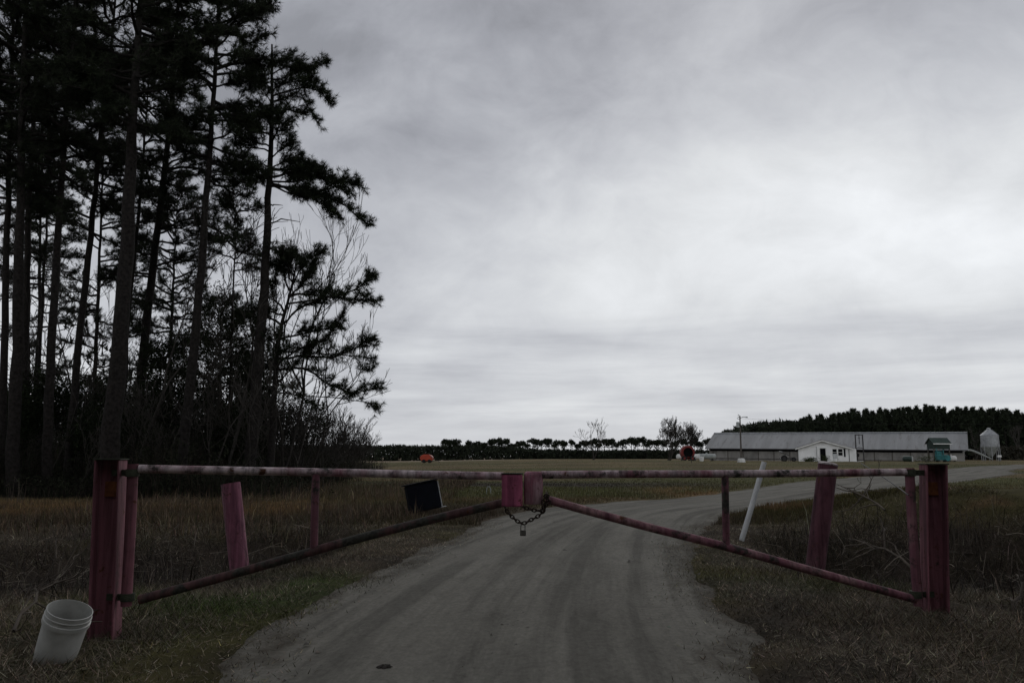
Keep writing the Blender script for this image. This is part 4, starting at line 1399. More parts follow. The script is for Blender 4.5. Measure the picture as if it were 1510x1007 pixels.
def bollard(label, base_px, top_px, w_px, mat, cap_mat, open_top, slope=0.0):
    b = G(*base_px); b[2] = gh(b[0], b[1])
    t = P(*top_px, b[1])
    root = thing('bollard', label, 'bollard', (b[0], b[1], b[2]))
    v = t - b; h = np.linalg.norm(v); ax = unit(v)
    r = w_px / F_PX * b[1] / 2
    mb = MB()
    st = -ax * 0.25
    mb.tube([st, ax * h * 0.33, ax * h * 0.66, ax * (h - 0.01)], [r * 0.98, r, r * 1.01, r], 26, cap=False, wob=0.012)
    if open_top:
        mb.tube([ax * (h - 0.01), ax * (h - 0.01), ax * (h - 0.25)], [r, r * 0.93, r * 0.93], 26, cap=False)
    mb.build('pipe', mat, root, smooth=True)
    mb = MB()
    if open_top:
        mb.tube([ax * (h - 0.10), ax * (h - 0.099)], r * 0.92, 26); mb.build('filling', M['mud'], root)
    else:                                                   # domed concrete fill, chipped and painted
        mb.tube([ax * (h - 0.012), ax * (h + 0.006), ax * (h + 0.02), ax * (h + 0.026)], [r * 1.03, r * 1.03, r * 0.8, r * 0.35], 26); mb.build('cap', cap_mat, root, smooth=True)
    return root


bollard('chalky pink pipe bollard leaning left with flat top, behind the left gate leaf', (355, 838), (340, 711), 27, M['bollard_paint'], M['cap_paint'], True)
bollard('maroon pipe bollard leaning right with chipped pale cap, by the right gate leaf', (1199, 838), (1221, 684), 27, M['dark_bollard'], M['cap_paint'], False)

b = G(1093, 790); b[2] = gh(b[0], b[1]); t = P(1127, 681, b[1])
root = thing('pipe_marker', 'slanting white plastic pipe standing in grass by the road bend', 'pipe', tuple(b))
ax = unit(t - b); hh = np.linalg.norm(t - b)
mb = MB(); mb.tube([-ax * 0.2, ax * hh * 0.5 + np.array([0.006, 0, 0]), ax * hh], 0.047, 20, cap=False); mb.tube([ax * hh, ax * hh, ax * (hh - 0.3)], [0.047, 0.041, 0.041], 20, cap=False)
mb.build('pipe', M['pvc'], root, smooth=True)

# bucket
b = G(79, 968); b[2] = gh(b[0], b[1]) - 0.02
root = thing('bucket', 'grubby white plastic bucket without lid, tilted beside the left gate post', 'bucket', tuple(b))
root.scale = (1.05, 1.05, 1.05)
Mt = Matrix.Rotation(R(19), 3, 'Y') @ Matrix.Rotation(R(10), 3, 'X')
prof = [(0.001, 0.0), (0.118, 0.0), (0.127, 0.008), (0.1335, 0.12), (0.139, 0.265), (0.1395, 0.29)]
rim = [(0.1395, 0.29), (0.149, 0.291), (0.1495, 0.318), (0.142, 0.321), (0.143, 0.345), (0.1475, 0.347), (0.1475, 0.352), (0.1425, 0.354), (0.1435, 0.385), (0.1385, 0.386), (0.137, 0.29), (0.132, 0.12), (0.125, 0.012), (0.001, 0.01)]
mb = MB(); mb.lathe(prof, 40, M=Mt); mb.build('body', M['bucket'], root, smooth=True)
mb = MB(); mb.lathe(rim, 40, M=Mt); mb.build('rim', M['bucket'], root, smooth=True)

# dumped black bin
c = P(622, 733, 19.6)
root = thing('dumped_bin', 'black box-shaped bin with pale side edge, tipped over on the ditch bank', 'bin', (c[0], c[1], c[2]))
Mr = Matrix.Rotation(R(-11.5), 3, 'Y') @ Matrix.Rotation(R(14), 3, 'Z')
mb = MB(); mb.box((0, 0.2, 0), (0.76, 0.5, 0.66), Mr); mb.build('body', M['black_plastic'], root, bevel=0.03)
mb = MB(); mb.box(np.array(Mr @ Vector((0.395, 0.0, 0))) + np.array([0, 0.2, 0]), (0.02, 0.47, 0.60), Mr); mb.build('side_panel', M['pale_edge'], root, bevel=0.006)
mb = MB(); mb.box(np.array(Mr @ Vector((-0.02, 0.0, 0.35))) + np.array([0, 0.2, 0]), (0.84, 0.56, 0.03), Mr); mb.build('lid', M['black_plastic'], root, bevel=0.01)
mb = MB(); mb.box(np.array(Mr @ Vector((0.42, -0.1, -0.33))) + np.array([0, 0.2, 0]), (0.18, 0.12, 0.02), Mr); mb.build('foot_flap', M['pale_edge'], root, bevel=0.004)

# clod of mud on the road
b = G(567, 984)
n = 26
mb = MB()
mb.lathe([(0.055, -0.02), (0.052, 0.004), (0.036, 0.012), (0.015, 0.014), (0.001, 0.014)], n)
mb.v = [(x * (1 + 0.5 * (random.random() - .5)), y * 0.7 * (1 + 0.5 * (random.random() - .5)), z * (1 + .6 * random.random())) for x, y, z in mb.v]
o = mb.build('mud_clod', M['mud'], loc=(b[0], b[1], float(base_h(np.array([b[0]]), np.array([b[1]]))[0])))
tag(o, 'small flat clod of dark mud lying alone on the near road', 'clod')

# fallen branches in the right ditch and dead stalks
def dead_branch(label, pa, Ya, pb, Yb, r, depth=3, lift=0.15):
    a = P(*pa, Ya); b_ = P(*pb, Yb)
    segs = []
    pts = bend_line(a, b_, 6, lift * 0.3, 0.02)
    for i in range(6): segs.append((*pts[i], *pts[i + 1], r * (1 - i / 8), r * (1 - (i + 1) / 8)))
    d = unit(b_ - a)
    for i in range(1, 6):
        for k in range(2): grow(segs, pts[i], unit(d + rng.normal(0, 0.7, 3)), np.linalg.norm(b_ - a) * 0.22, r * 0.5, depth - 1, 0.5, 0.0, (1, 2), 0.7, 0.004)
    V, F = seg_mesh(segs, 4)
    o = np_mesh('dead_branch', V - a, F, M['twig']); o.location = tuple(a)
    tag(o, label, 'branch')


dead_branch('dead twiggy branch poking up from the right ditch behind the maroon bollard', (1305, 752), 13.2, (1240, 717), 14.6, 0.022)
dead_branch('pale crooked branch lying in the dark bottom of the right ditch', (1345, 838), 10.3, (1262, 806), 11.5, 0.022, 3, 0.3)
dead_branch('dead branch with forked twigs beside the bucket in the left brush', (20, 930), 6.0, (95, 842), 7.2, 0.014, 3)
dead_branch('grey curved stick at the right picture edge over the ditch', (1496, 905), 7.6, (1512, 845), 7.9, 0.018, 2)


def reeds(label, px, py, n, h, spread):
    b_ = G(px, py); z = gh(b_[0], b_[1])
    segs = []
    for i in range(n):
        p = np.array([random.gauss(0, spread), random.gauss(0, spread * 0.5), -0.05]); segs.append((0, 0, -0.12, *p, 0.006, 0.006))
        q = p + np.array([random.gauss(0, .06), random.gauss(0, .06), h * random.uniform(0.6, 1.1)])
        m_ = (p + q) / 2 + rng.normal(0, 0.015, 3)
        segs += [(*p, *m_, 0.006, 0.005), (*m_, *q, 0.005, 0.003)]
        if random.random() < 0.4:
            e2 = q + np.array([random.gauss(0, .12), 0, -random.uniform(.02, .2)]); segs.append((*q, *e2, 0.004, 0.002))
    V, F = seg_mesh(segs, 4)
    o = np_mesh('dead_stalks', V, F, M['twig']); o.location = (b_[0], b_[1], z)
    tag(o, label, 'weeds')


reeds('clump of pale upright dead stalks between the left post and pink bollard', 225, 828, 26, 0.62, 0.22)
reeds('sparse clump of dead stalks left of the gate leaf upright', 420, 800, 16, 0.5, 0.3)
reeds('clump of dead stalks in the ditch right of the maroon bollard', 1290, 812, 22, 0.6, 0.3)

reeds('stand of pale dead stalks in the brush left of the left gate post', 95, 800, 24, 0.6, 0.4)
reeds('thin pale stalks rising from the brush behind the left gate leaf', 300, 806, 22, 0.5, 0.35)
reeds('pale dead stalks in the ditch brush right of the right gate post', 1440, 800, 26, 0.65, 0.4)
reeds('tall wispy dead stalks in the straw strip at the left picture edge', 22, 742, 12, 0.8, 0.15)

# sagging wire from the right post towards the farmyard frame
mb = MB()
pw = [P(1340, 730, 7.3), P(1305, 705, 9), P(1270, 683, 12)]
b_ = pw[0].copy()
gx = G(1262, 700); gx[2] = gh(gx[0], gx[1])
mb.tube([p - b_ for p in catmull(np.array(pw), 6)], 0.006, 6)
# (the wire's far end is tied to a stake in the bank)
o = mb.build('guy_wire', M['frame_steel'], loc=tuple(b_)); tag(o, 'thin dark wire running up from the right gate leaf hinge pipe', 'wire')

# ------------------------------------------------------------------ farmyard
def barn():
    A = np.array([36.4, 150.0]); th = R(-30); u = np.array([math.cos(th), math.sin(th)]); v = np.array([-u[1], u[0]])
    L_, Wd = 42.0, 12.0
    g = 0.62
    root = thing('poultry_barn', 'long low grey barn with tin roof in front of the dark pine wood', 'barn', (A[0], A[1], g), None, th)
    root.rotation_euler[1] = R(0.7)
    eave, ridge = 3.08 - g, 5.92 - g
    mb = MB()
    mb.box((L_ / 2, Wd / 2, (eave - 0.1) / 2 - 0.2), (L_ - 0.6, Wd - 0.8, eave + 0.2)); mb.build('wall', M['barn_wall'], root)
    mb = MB()
    for x in np.arange(1.0, L_ - 1, 2.75):
        mb.box((x, 0.36, eave / 2 - 0.3), (0.14, 0.08, eave - 0.4))
    w_ = mb.build('posts', M['wood_pole'], root)
    w_.name = 'wall_batten'
    mb = MB(); mb.box((L_ / 2, 0.33, eave - 0.32), (L_ - 1.0, 0.06, 0.36)); mb.build('curtain', M['dark'], root)
    mb = MB(); mb.box((L_ / 2, 0.30, 0.62), (L_ - 0.9, 0.05, 0.10)); mb.build('sill_board', M['wood_pole'], root)
    e, r, o, t = eave, ridge, 0.35, 0.07
    A0, B0 = (-o, -o, e - 0.12), (L_ + o, -o, e - 0.12); Cc, D0 = (L_ + o, Wd / 2, r), (-o, Wd / 2, r)
    E0, F0 = (-o, Wd + o, e - 0.12), (L_ + o, Wd + o, e - 0.12)
    mb = MB()
    up = lambda p, k=t: (p[0], p[1], p[2] + k)
    mb.hexa([A0, B0, Cc, D0, up(A0), up(B0), up(Cc), up(D0)])
    mb.hexa([F0, E0, D0, Cc, up(F0), up(E0), up(D0), up(Cc)])
    mb.build('roof', M['tin'], root)
    mb = MB()
    for x in (0.32, L_ - 0.32): mb.add([(x - .04, 0.4, e - .1), (x - .04, Wd - 0.4, e - .1), (x - .04, Wd / 2, r - 0.05), (x + .04, 0.4, e - .1), (x + .04, Wd - 0.4, e - .1), (x + .04, Wd / 2, r - 0.05)], [(0, 1, 2), (5, 4, 3)])
    mb.build('gable', M['barn_wall'], root)
    mb = MB(); mb.tube([(-o, Wd / 2, r + t + 0.02), (L_ + o, Wd / 2, r + t + 0.02)], 0.10, 8); mb.build('ridge_cap', M['galv'], root)
    mb = MB(); mb.box((L_ / 2, -o - 0.035, e - 0.10), (L_ + 2 * o, 0.05, 0.14)); mb.build('fascia', M['frame_steel'], root)


barn()


def cottage():
    Y = 122.0; k = Y / F_PX * 0.94
    x0, x1 = (1173 - CX) * k, (1247.5 - CX) * k
    cx = (x0 + x1) / 2; wx = cx / 0.94; g = gh(wx, Y)
    g = min(g, P(1209, 679.5, Y)[2])
    root = thing('cottage', 'small white gabled cottage with dark doorway in front of the long barn', 'house', (wx, Y, g), None, R(-23))
    w = x1 - x0
    ez = P(1173, 660.5, Y)[2] - g; pz = P(1209, 649.5, Y)[2] - g; px_ = (1208.5 - CX) * k - cx
    dep = 7.5
    mb = MB()
    front = [(-w / 2, 0, -0.3), (w / 2, 0, -0.3), (w / 2, 0, ez), (px_, 0, pz), (-w / 2, 0, ez)]
    back = [(a, dep, c_) for a, _, c_ in front]
    mb.add(front + back, [(0, 1, 2, 3, 4), (9, 8, 7, 6, 5), (1, 6, 7, 2), (0, 4, 9, 5)])
    mb.build('wall', M['white_siding'], root)
    mb = MB(); oh = 0.45
    sl = (pz - ez) / (w / 2 + px_); sr = (pz - ez) / (w / 2 - px_)
    for (xa, za) in ((-w / 2 - 0.4, ez - 0.4 * sl), (w / 2 + 0.55, ez - 0.55 * sr)):
        q = [(xa, -oh, za), (px_, -oh, pz), (px_, dep + oh, pz), (xa, dep + oh, za)]
        if xa > 0: q = [q[1], q[0], q[3], q[2]]
        mb.hexa([(a, b_, c_ + 0.02) for a, b_, c_ in q] + [(a, b_, c_ + 0.15) for a, b_, c_ in q])
    mb.build('roof', M['wood_pole'], root)
    mb = MB()
    for (xa, za) in ((-w / 2 - 0.4, ez - 0.4 * sl), (w / 2 + 0.55, ez - 0.55 * sr)):
        q = [(xa, -oh - 0.04, za - 0.12), (px_, -oh - 0.04, pz - 0.12), (px_, -oh - 0.04, pz + 0.08), (xa, -oh - 0.04, za + 0.08)]
        mb.hexa([(a, b_, c_) for a, b_, c_ in q] + [(a, b_ + 0.035, c_) for a, b_, c_ in q])
    mb.build('barge_board', M['fascia'], root)
    X = lambda px: (px - CX) * k - cx
    Z = lambda py: P(1209, py, Y)[2] - g
    # doorway
    d = MB(); d.box(((X(1205) + X(1213)) / 2, -0.012, (Z(661) + 0.0) / 2), (X(1213) - X(1205), 0.03, Z(661))); dr = d.build('door', M['dark'], root)
    f = MB(); f.box((X(1204.5) - 0.02, -0.03, Z(661) / 2), (0.09, 0.05, Z(661))); f.box((X(1213.5) + 0.02, -0.03, Z(661) / 2), (0.09, 0.05, Z(661))); f.box(((X(1205) + X(1213)) / 2, -0.03, Z(661) + 0.05), (X(1214) - X(1204) + 0.1, 0.05, 0.09))
    f.build('door_frame', M['fascia'], dr)
    for a, b_ in ((1223, 1229.3), (1231, 1237.3)):
        wd = MB(); x_, xw = (X(a) + X(b_)) / 2, X(b_) - X(a); z_, zh = (Z(662) + Z(671.5)) / 2, Z(662) - Z(671.5)
        wd.box((x_, -0.012, z_), (xw, 0.03, zh)); wo = wd.build('window', M['dark'], root)
        f = MB(); f.box((x_, -0.035, z_), (xw, 0.04, 0.05)); f.box((x_ - xw / 2 - .02, -0.035, z_), (0.07, 0.045, zh + .1)); f.box((x_ + xw / 2 + .02, -0.035, z_), (0.07, 0.045, zh + .1))
        f.box((x_, -0.033, z_ + zh / 2 + 0.02), (xw, 0.045, 0.07)); f.box((x_, -0.04, z_ - zh / 2 - 0.03), (xw + .1, 0.08, 0.07)); f.build('frame', M['fascia'], wo)
    sh = MB(); sh.box(((X(1239) + X(1241.5)) / 2, -0.02, (Z(661.5) + Z(673.5)) / 2), (X(1241.5) - X(1239), 0.04, Z(661.5) - Z(673.5))); sh.build('shutter', M['black_plastic'], root)
    pi = MB(); pi.tube([(X(1200), -0.08, 0), (X(1200), -0.08, Z(658))], 0.05, 8); pi.build('drain_pipe', M['pale_edge'], root)
    an = MB(); an.box((w / 2 + 0.45, 1.2, Z(662) / 2 + 0.0), (0.9, 2.2, Z(662))); an.build('side_porch', M['white_siding'], root)
    po = MB(); po.tube([(X(1246.5), -0.25, 0), (X(1246.5), -0.25, Z(663))], 0.05, 8); po.build('porch_post', M['frame_steel'], root)
    return wx, Y, g


cx_, cY, cg = cottage()


def at(px, Y, py=None):
    """ground spot at distance Y below a place of the photo"""
    x = (px - CX) / F_PX * Y / ray(px, 676)[1]
    z = gh(x, Y)
    return np.array([x, Y, z if py is None else P(px, py, Y)[2]])


def small_shrub(label, px, Y, w, h, group=None):
    b_ = at(px, Y)
    n = 120
    q = rng.normal(0, 1, (n, 3)) * np.array([w / 3, w / 3, h / 4]) + np.array([0, 0, h * 0.5]); q[:, 2] = np.clip(q[:, 2], 0.03, h)
    root = thing('yard_shrub', label, 'shrub', tuple(b_), group)
    V, F, c = leaf_mesh(q, 0.07, 6, 0.08, (0.035, 0.045, 0.02)); np_mesh('foliage', V, F, M['leaves'], root, col=c)
    segs = []
    for k in range(14):
        t_ = q[random.randrange(n)]; segs.append((random.gauss(0, .05), random.gauss(0, .05), -0.05, *t_, 0.02, 0.006))
    V, F = seg_mesh(segs, 3); np_mesh('stems', V, F, M['pale_bark'], root)


small_shrub('low shrub against the cottage wall left of the dark doorway', 1197, 119.6, 1.2, 0.6)
small_shrub('low bush at the cottage wall between the drain pipe and its left corner', 1190, 119.8, 1.0, 0.5)
small_shrub('scraggly shrub below the cottage windows', 1217, 119.4, 0.8, 0.9)
small_shrub('dark rambling bush in front of the green-roofed shelter', 1366, 112, 2.2, 0.95)

# chair and boxes at the cottage front
def yard_chair():
    b_ = at(1233, 119.0)
    root = thing('yard_chair', 'pale plastic chair standing below the cottage windows', 'chair', tuple(b_))
    mb = MB(); mb.box((0, 0, 0.45), (0.7, 0.6, 0.06)); mb.build('seat', M['pale_edge'], root)
    mb = MB(); mb.box((0, 0.3, 0.8), (0.7, 0.06, 0.7)); mb.build('backrest', M['pale_edge'], root)
    for sx_ in (-.3, .3):
        for sy_ in (-.25, .25):
            mb = MB(); mb.tube([(sx_, sy_, 0), (sx_ * .9, sy_ * .9, 0.44)], 0.035, 6); mb.build('leg', M['pale_edge'], root)


yard_chair()


def implement():
    Y = 121; b_ = at(1160, Y)
    root = thing('farm_implement', 'dark tangled farm implement with wheels left of the white cottage', 'farm machine', tuple(b_))
    k = Y / F_PX
    mb = MB(); mb.tube([(-1.1, 0, 0.55), (1.2, 0, 0.6)], 0.06, 8); mb.tube([(-0.9, 0.6, 0.55), (1.1, 0.6, 0.6)], 0.06, 8)
    for x in np.linspace(-0.9, 1.1, 7):
        mb.tube([(x, -0.1, 0.6), (x + 0.05, -0.35, 0.45), (x, -0.3, 0.03)], 0.035, 6)
        mb.tube([(x, 0.6, 0.58), (x, 0, 0.58)], 0.03, 6)
    mb.build('frame', M['frame_steel'], root)
    for x, r in ((-0.55, 0.48), (0.85, 0.34)):
        mb = MB(); mb.lathe([(r * .6, -.1), (r, -.1), (r, .1), (r * .6, .1), (r * .6, -.1)], 20, (x, -0.55, r), Matrix.Rotation(R(90), 3, 'X')); wh = mb.build('wheel', M['tyre'], root)
        mb = MB(); mb.lathe([(0.001, -.05), (r * .6, -.05), (r * .6, .05), (0.001, .05)], 16, (x, -0.55, r), Matrix.Rotation(R(90), 3, 'X')); mb.build('hub', M['frame_steel'], wh)
    mb = MB(); mb.tube([(-0.2, 0.2, 0.6), (-0.1, 0.2, 1.15), (-0.9, 0.1, 1.45)], 0.05, 6); mb.tube([(-0.1, 0.2, 1.15), (0.5, 0.2, 0.9)], 0.05, 6); mb.build('hitch_arm', M['frame_steel'], root)
    mb = MB(); mb.box((-0.85, 0, 1.50), (0.42, 0.3, 0.10), Matrix.Rotation(R(12), 3, 'Y')); mb.build('seat', M['pale_edge'], root)
    mb = MB(); mb.tube([(-1.15, -0.5, 0.55), (-0.6, -0.6, 0.08)], 0.05, 6); mb.build('drawbar', M['pale_edge'], root)


implement()


def hoist():
    Y = 121; k = Y / F_PX; b_ = at(1268.5, Y)
    root = thing('hoist_frame', 'tall dark goalpost hoist frame between the cottage and green shelter', 'frame', tuple(b_))
    T = P(1268, 641.5, Y)[2] - b_[2]; w = 10.6 * k
    for s in (-1, 1):
        mb = MB(); mb.box((s * w / 2, 0, T / 2), (0.13, 0.13, T)); mb.build('post', M['frame_steel'], root)
    mb = MB(); mb.box((0, 0, T + 0.04), (w + 0.13, 0.14, 0.12)); mb.build('crossbar', M['frame_steel'], root)
    mb = MB(); mb.box((0, 0, T * 0.52), (w - 0.14, 0.10, 0.10)); mb.build('lower_bar', M['frame_steel'], root)
    mb = MB(); mb.tube([(0, -0.02, T - 0.03), (0, -0.02, T * 0.66)], 0.05, 6); mb.box((0, -0.02, T * 0.9), (0.3, 0.08, 0.08)); mb.build('hoist_chain', M['frame_steel'], root)
    mb = MB(); mb.tube([(-w / 2, -0.02, T * 0.52), (-0.1, -0.02, T * 0.6), (w / 2, -0.02, T * 0.53)], 0.04, 6); mb.build('hoist_hook', M['pale_edge'], root)
    return b_


hoist()


def tank(label, px0, px1, py0, py1, Y, mat, legs=True, dome=True, name='fuel_tank'):
    a = at(px0, Y); k = Y / F_PX
    L_ = (px1 - px0) * k; r = (py1 - py0) * k / 2 * 0.92
    zc = P((px0 + px1) / 2, (py0 + py1) / 2 - 0.4, Y)[2]
    cx = a[0] + L_ / 2
    g = min(gh(cx, Y), zc - r - 0.05)
    root = thing(name, label, 'tank', (cx, Y, g))
    Mx = Matrix.Rotation(R(90), 3, 'Y')
    h = L_ / 2
    prof = [(0.001, -h), (r * 0.5, -h + r * 0.12), (r * 0.85, -h + r * 0.32), (r, -h + r * 0.6), (r, h - r * 0.6), (r * 0.85, h - r * 0.32), (r * 0.5, h - r * 0.12), (0.001, h)]
    mb = MB(); mb.lathe(prof, 24, (0, 0, zc - g), Mx); mb.build('shell', mat, root, smooth=True)
    for s in (-0.55, 0.55):
        mb = MB(); mb.box((s * h, 0, (zc - g - r * 0.75) / 2), (0.14, r * 1.3, max(0.1, zc - g - r * 0.75))); mb.build('leg', M['frame_steel'], root)
    if dome:
        mb = MB(); mb.lathe([(0.16, r * 0.95), (0.16, r + 0.13), (0.10, r + 0.18), (0.001, r + 0.19)], 14, (0, 0, zc - g)); mb.build('valve_dome', mat, root, smooth=True)
    return root


tank('long grey propane tank lying before the barn end', 1028, 1056, 669, 677.5, 136, M['tank_grey'], name='propane_tank')
tank('white propane tank half hidden behind the red machine', 997, 1032.5, 669.5, 678, 126, M['tank_white'], name='propane_tank')
tank('short white propane tank beside the teal machine and green shelter', 1393, 1410.5, 672, 680.5, 119, M['tank_white'], name='propane_tank')
tank('dark green fuel tank lying between the hoist frame and green shelter', 1331, 1346, 672.3, 681, 122, M['tank_green'], dome=False)
tank('dark fuel drum lying at the foot of the hoist frame', 1252, 1267, 667.5, 674.5, 125, M['tyre'], dome=False)


def red_machine():
    Y = 118; k = Y / F_PX; b_ = at(1014, Y)
    root = thing('red_spreader', 'round red spreader machine with dark opening left of the barn', 'farm machine', tuple(b_))
    zc = P(1014, 667, Y)[2] - b_[2]; r = 10 * k
    Mx = Matrix.Rotation(R(90), 3, 'X')
    mb = MB(); mb.lathe([(r * 0.70, -0.5), (r * 0.98, -0.5), (r, -0.42), (r, 0.8), (r * 0.7, 1.2), (0.001, 1.2)], 28, (0, 0, zc), Mx @ Matrix.Diagonal((1, 1, -1))); mb.build('drum', M['red'], root, smooth=True)
    mb = MB(); mb.lathe([(r * 0.70, -0.5), (r * 0.62, -0.2), (0.001, -0.2)], 28, (0, 0, zc), Mx @ Matrix.Diagonal((1, 1, -1))); mb.build('opening', M['dark'], root)
    mb = MB(); mb.box((0, 0, 0.42), (1.7, 1.0, 0.3)); mb.build('chassis', M['red'], root, bevel=0.03)
    for s in (-0.6, 0.6):
        mb = MB(); mb.lathe([(0.18, -.1), (0.36, -.1), (0.36, .1), (0.18, .1), (.18, -.1)], 18, (s, -0.62, 0.36), Mx); wh = mb.build('wheel', M['tyre'], root)
        mb = MB(); mb.lathe([(0.001, -.06), (0.18, -.06), (0.18, .06), (.001, .06)], 14, (s, -0.62, 0.36), Mx); mb.build('hub', M['red'], wh)
    mb = MB(); mb.tube([(0.5, -0.5, 0.5), (1.1, -0.9, 0.62)], 0.06, 6); mb.build('hitch', M['pale_edge'], root)


red_machine()


def baler():
    Y = 150; k = Y / F_PX; b_ = at(629.5, Y)
    b_[2] = gh(b_[0], Y)
    root = thing('orange_baler', 'rounded orange round-baler parked alone in the far field', 'farm machine', tuple(b_))
    zb = P(629, 683.2, Y)[2] - b_[2]; zt = P(629, 669.8, Y)[2] - b_[2]; w = 19.5 * k
    zb = 0.36
    H = zt - zb
    prof = [(-w / 2, zb + H * .35), (-w * .48, zb + H * .62), (-w * .38, zb + H * .85), (-w * .2, zt), (w * .12, zt), (w * .34, zb + H * .88), (w * .48, zb + H * .6), (w * .47, zb + H * .25), (w * .36, zb), (-w * .36, zb)]
    mb = MB(); n = len(prof)
    mb.add([(x, -0.75, z) for x, z in prof] + [(x, 0.75, z) for x, z in prof], [tuple(range(n)), tuple(range(2 * n - 1, n - 1, -1))] + [(i, i + n, (i + 1) % n + n, (i + 1) % n) for i in range(n)])
    mb.build('body', M['orange'], root, bevel=0.06)
    mb = MB(); mb.add([(x * .72, -0.80, zb + H * .45 + (z - zb - H * .45) * .62) for x, z in prof] + [(x * .72, -0.752, zb + H * .45 + (z - zb - H * .45) * .62) for x, z in prof], [tuple(range(n))] + [(i, i + n, (i + 1) % n + n, (i + 1) % n) for i in range(n)])
    mb.build('side_panel', M['orange'], root)
    mb = MB(); mb.tube([(w * .30, -0.82, zb + H * .75), (w * .43, -0.82, zb + H * .62), (w * .44, -0.82, zb + H * .4)], 0.05, 6); mb.build('grab_rail', M['pale_edge'], root)
    mb = MB(); mb.box((0, 0, zb - 0.06), (w * 0.8, 1.2, 0.22)); mb.build('chassis', M['frame_steel'], root)
    Mx = Matrix.Rotation(R(90), 3, 'X')
    for x, y in ((-0.2 * w, -.7), (0.22 * w, -.7), (-.2 * w, .7), (0.22 * w, .7)):
        mb = MB(); mb.lathe([(0.001, -.12), (0.3, -.12), (0.34, -.08), (0.34, .08), (0.3, .12), (.001, .12)], 18, (x, y, 0.34), Mx); mb.build('wheel', M['tyre'], root)
    mb = MB(); mb.tube([(w * .4, 0, zb), (w * .85, 0, 0.4), (w * .95, 0, 0.05)], 0.07, 6); mb.build('drawbar', M['frame_steel'], root)


baler()


def utility_pole():
    Y = 128; k = Y / F_PX; b_ = at(1093, Y)
    T = P(1091, 613, Y)
    v = T - b_
    root = thing('utility_pole', 'wooden utility pole with transformer and lamp arm beside the barn', 'utility pole', tuple(b_))
    mb = MB(); mb.tube([(0, 0, -0.3), v * 0.5, v], [0.15, 0.13, 0.10], 12); mb.build('pole', M['wood_pole'], root, smooth=True)
    z = P(1089, 626, Y)[2] - b_[2]; xx = v[0] * z / v[2]
    mb = MB(); mb.lathe([(0.001, -0.45), (0.24, -0.45), (0.25, 0.35), (0.2, 0.42), (0.001, 0.45)], 16, (xx - 0.40, -0.05, z)); mb.build('transformer', M['tank_grey'], root, smooth=True)
    mb = MB(); mb.box((xx - 0.14, -0.03, z), (0.16, 0.08, 0.5)); mb.box((xx + 0.2, -0.1, z - 0.2), (0.22, 0.2, 0.3)); mb.build('bracket', M['frame_steel'], root)
    for dz, dx in ((1.45, -0.28), (0.9, -0.45), (1.15, -0.3)):
        mb = MB(); mb.tube([(xx - 0.05, -0.05, z + dz), (xx + dx, -0.1, z + dz + 0.06), (xx + dx, -0.1, z + dz + 0.2)], 0.045, 6); mb.build('insulator', M['frame_steel'], root)
    mb = MB(); mb.tube([v + np.array([0, 0, -0.35]), v + np.array([0.5, -0.1, -0.18]), v + np.array([1.0, -0.15, -0.2])], 0.05, 6); mb.build('lamp_arm', M['frame_steel'], root)
    mb = MB(); mb.lathe([(0.001, 0.1), (0.14, 0.06), (0.2, -0.1), (0.001, -0.12)], 12, v + np.array([1.05, -0.15, -0.22])); mb.build('lamp_head', M['tank_grey'], root)
    a = b_ + v + np.array([0, 0, -0.4]); far = P(1560, 622, 150)
    pts = []
    for i in range(17):
        t_ = i / 16; p = a + (far - a) * t_; p[2] -= 4 * t_ * (1 - t_) * 0.7; pts.append(p - a)
    mb = MB(); mb.tube(pts, 0.012, 5); o = mb.build('power_line', M['frame_steel'], loc=tuple(a)); tag(o, 'thin power line running off from the top of the utility pole', 'cable')


utility_pole()


def dome_cover():
    Y = 104; b_ = at(1093, Y); k = Y / F_PX
    root = thing('well_cover', 'white rounded well cover in the grass below the utility pole', 'well cover', tuple(b_))
    w, h = 5.6 * k, P(1093, 676.3, Y)[2] - b_[2]
    h = max(h, 0.5)
    prof = [(w, -0.1), (w * 0.98, h * 0.5), (w * 0.9, h * 0.8), (w * 0.7, h * 0.96), (0.001, h)]
    mb = MB(); mb.lathe(prof, 20, M=Matrix.Diagonal((1, 0.8, 1))); mb.build('shell', M['tank_white'], root, smooth=True)
    mb = MB(); mb.lathe([(w * 1.08, -0.05), (w * 1.08, 0.06), (w * 0.9, 0.07)], 20, M=Matrix.Diagonal((1, 0.8, 1))); mb.build('skirt', M['tank_white'], root)


dome_cover()


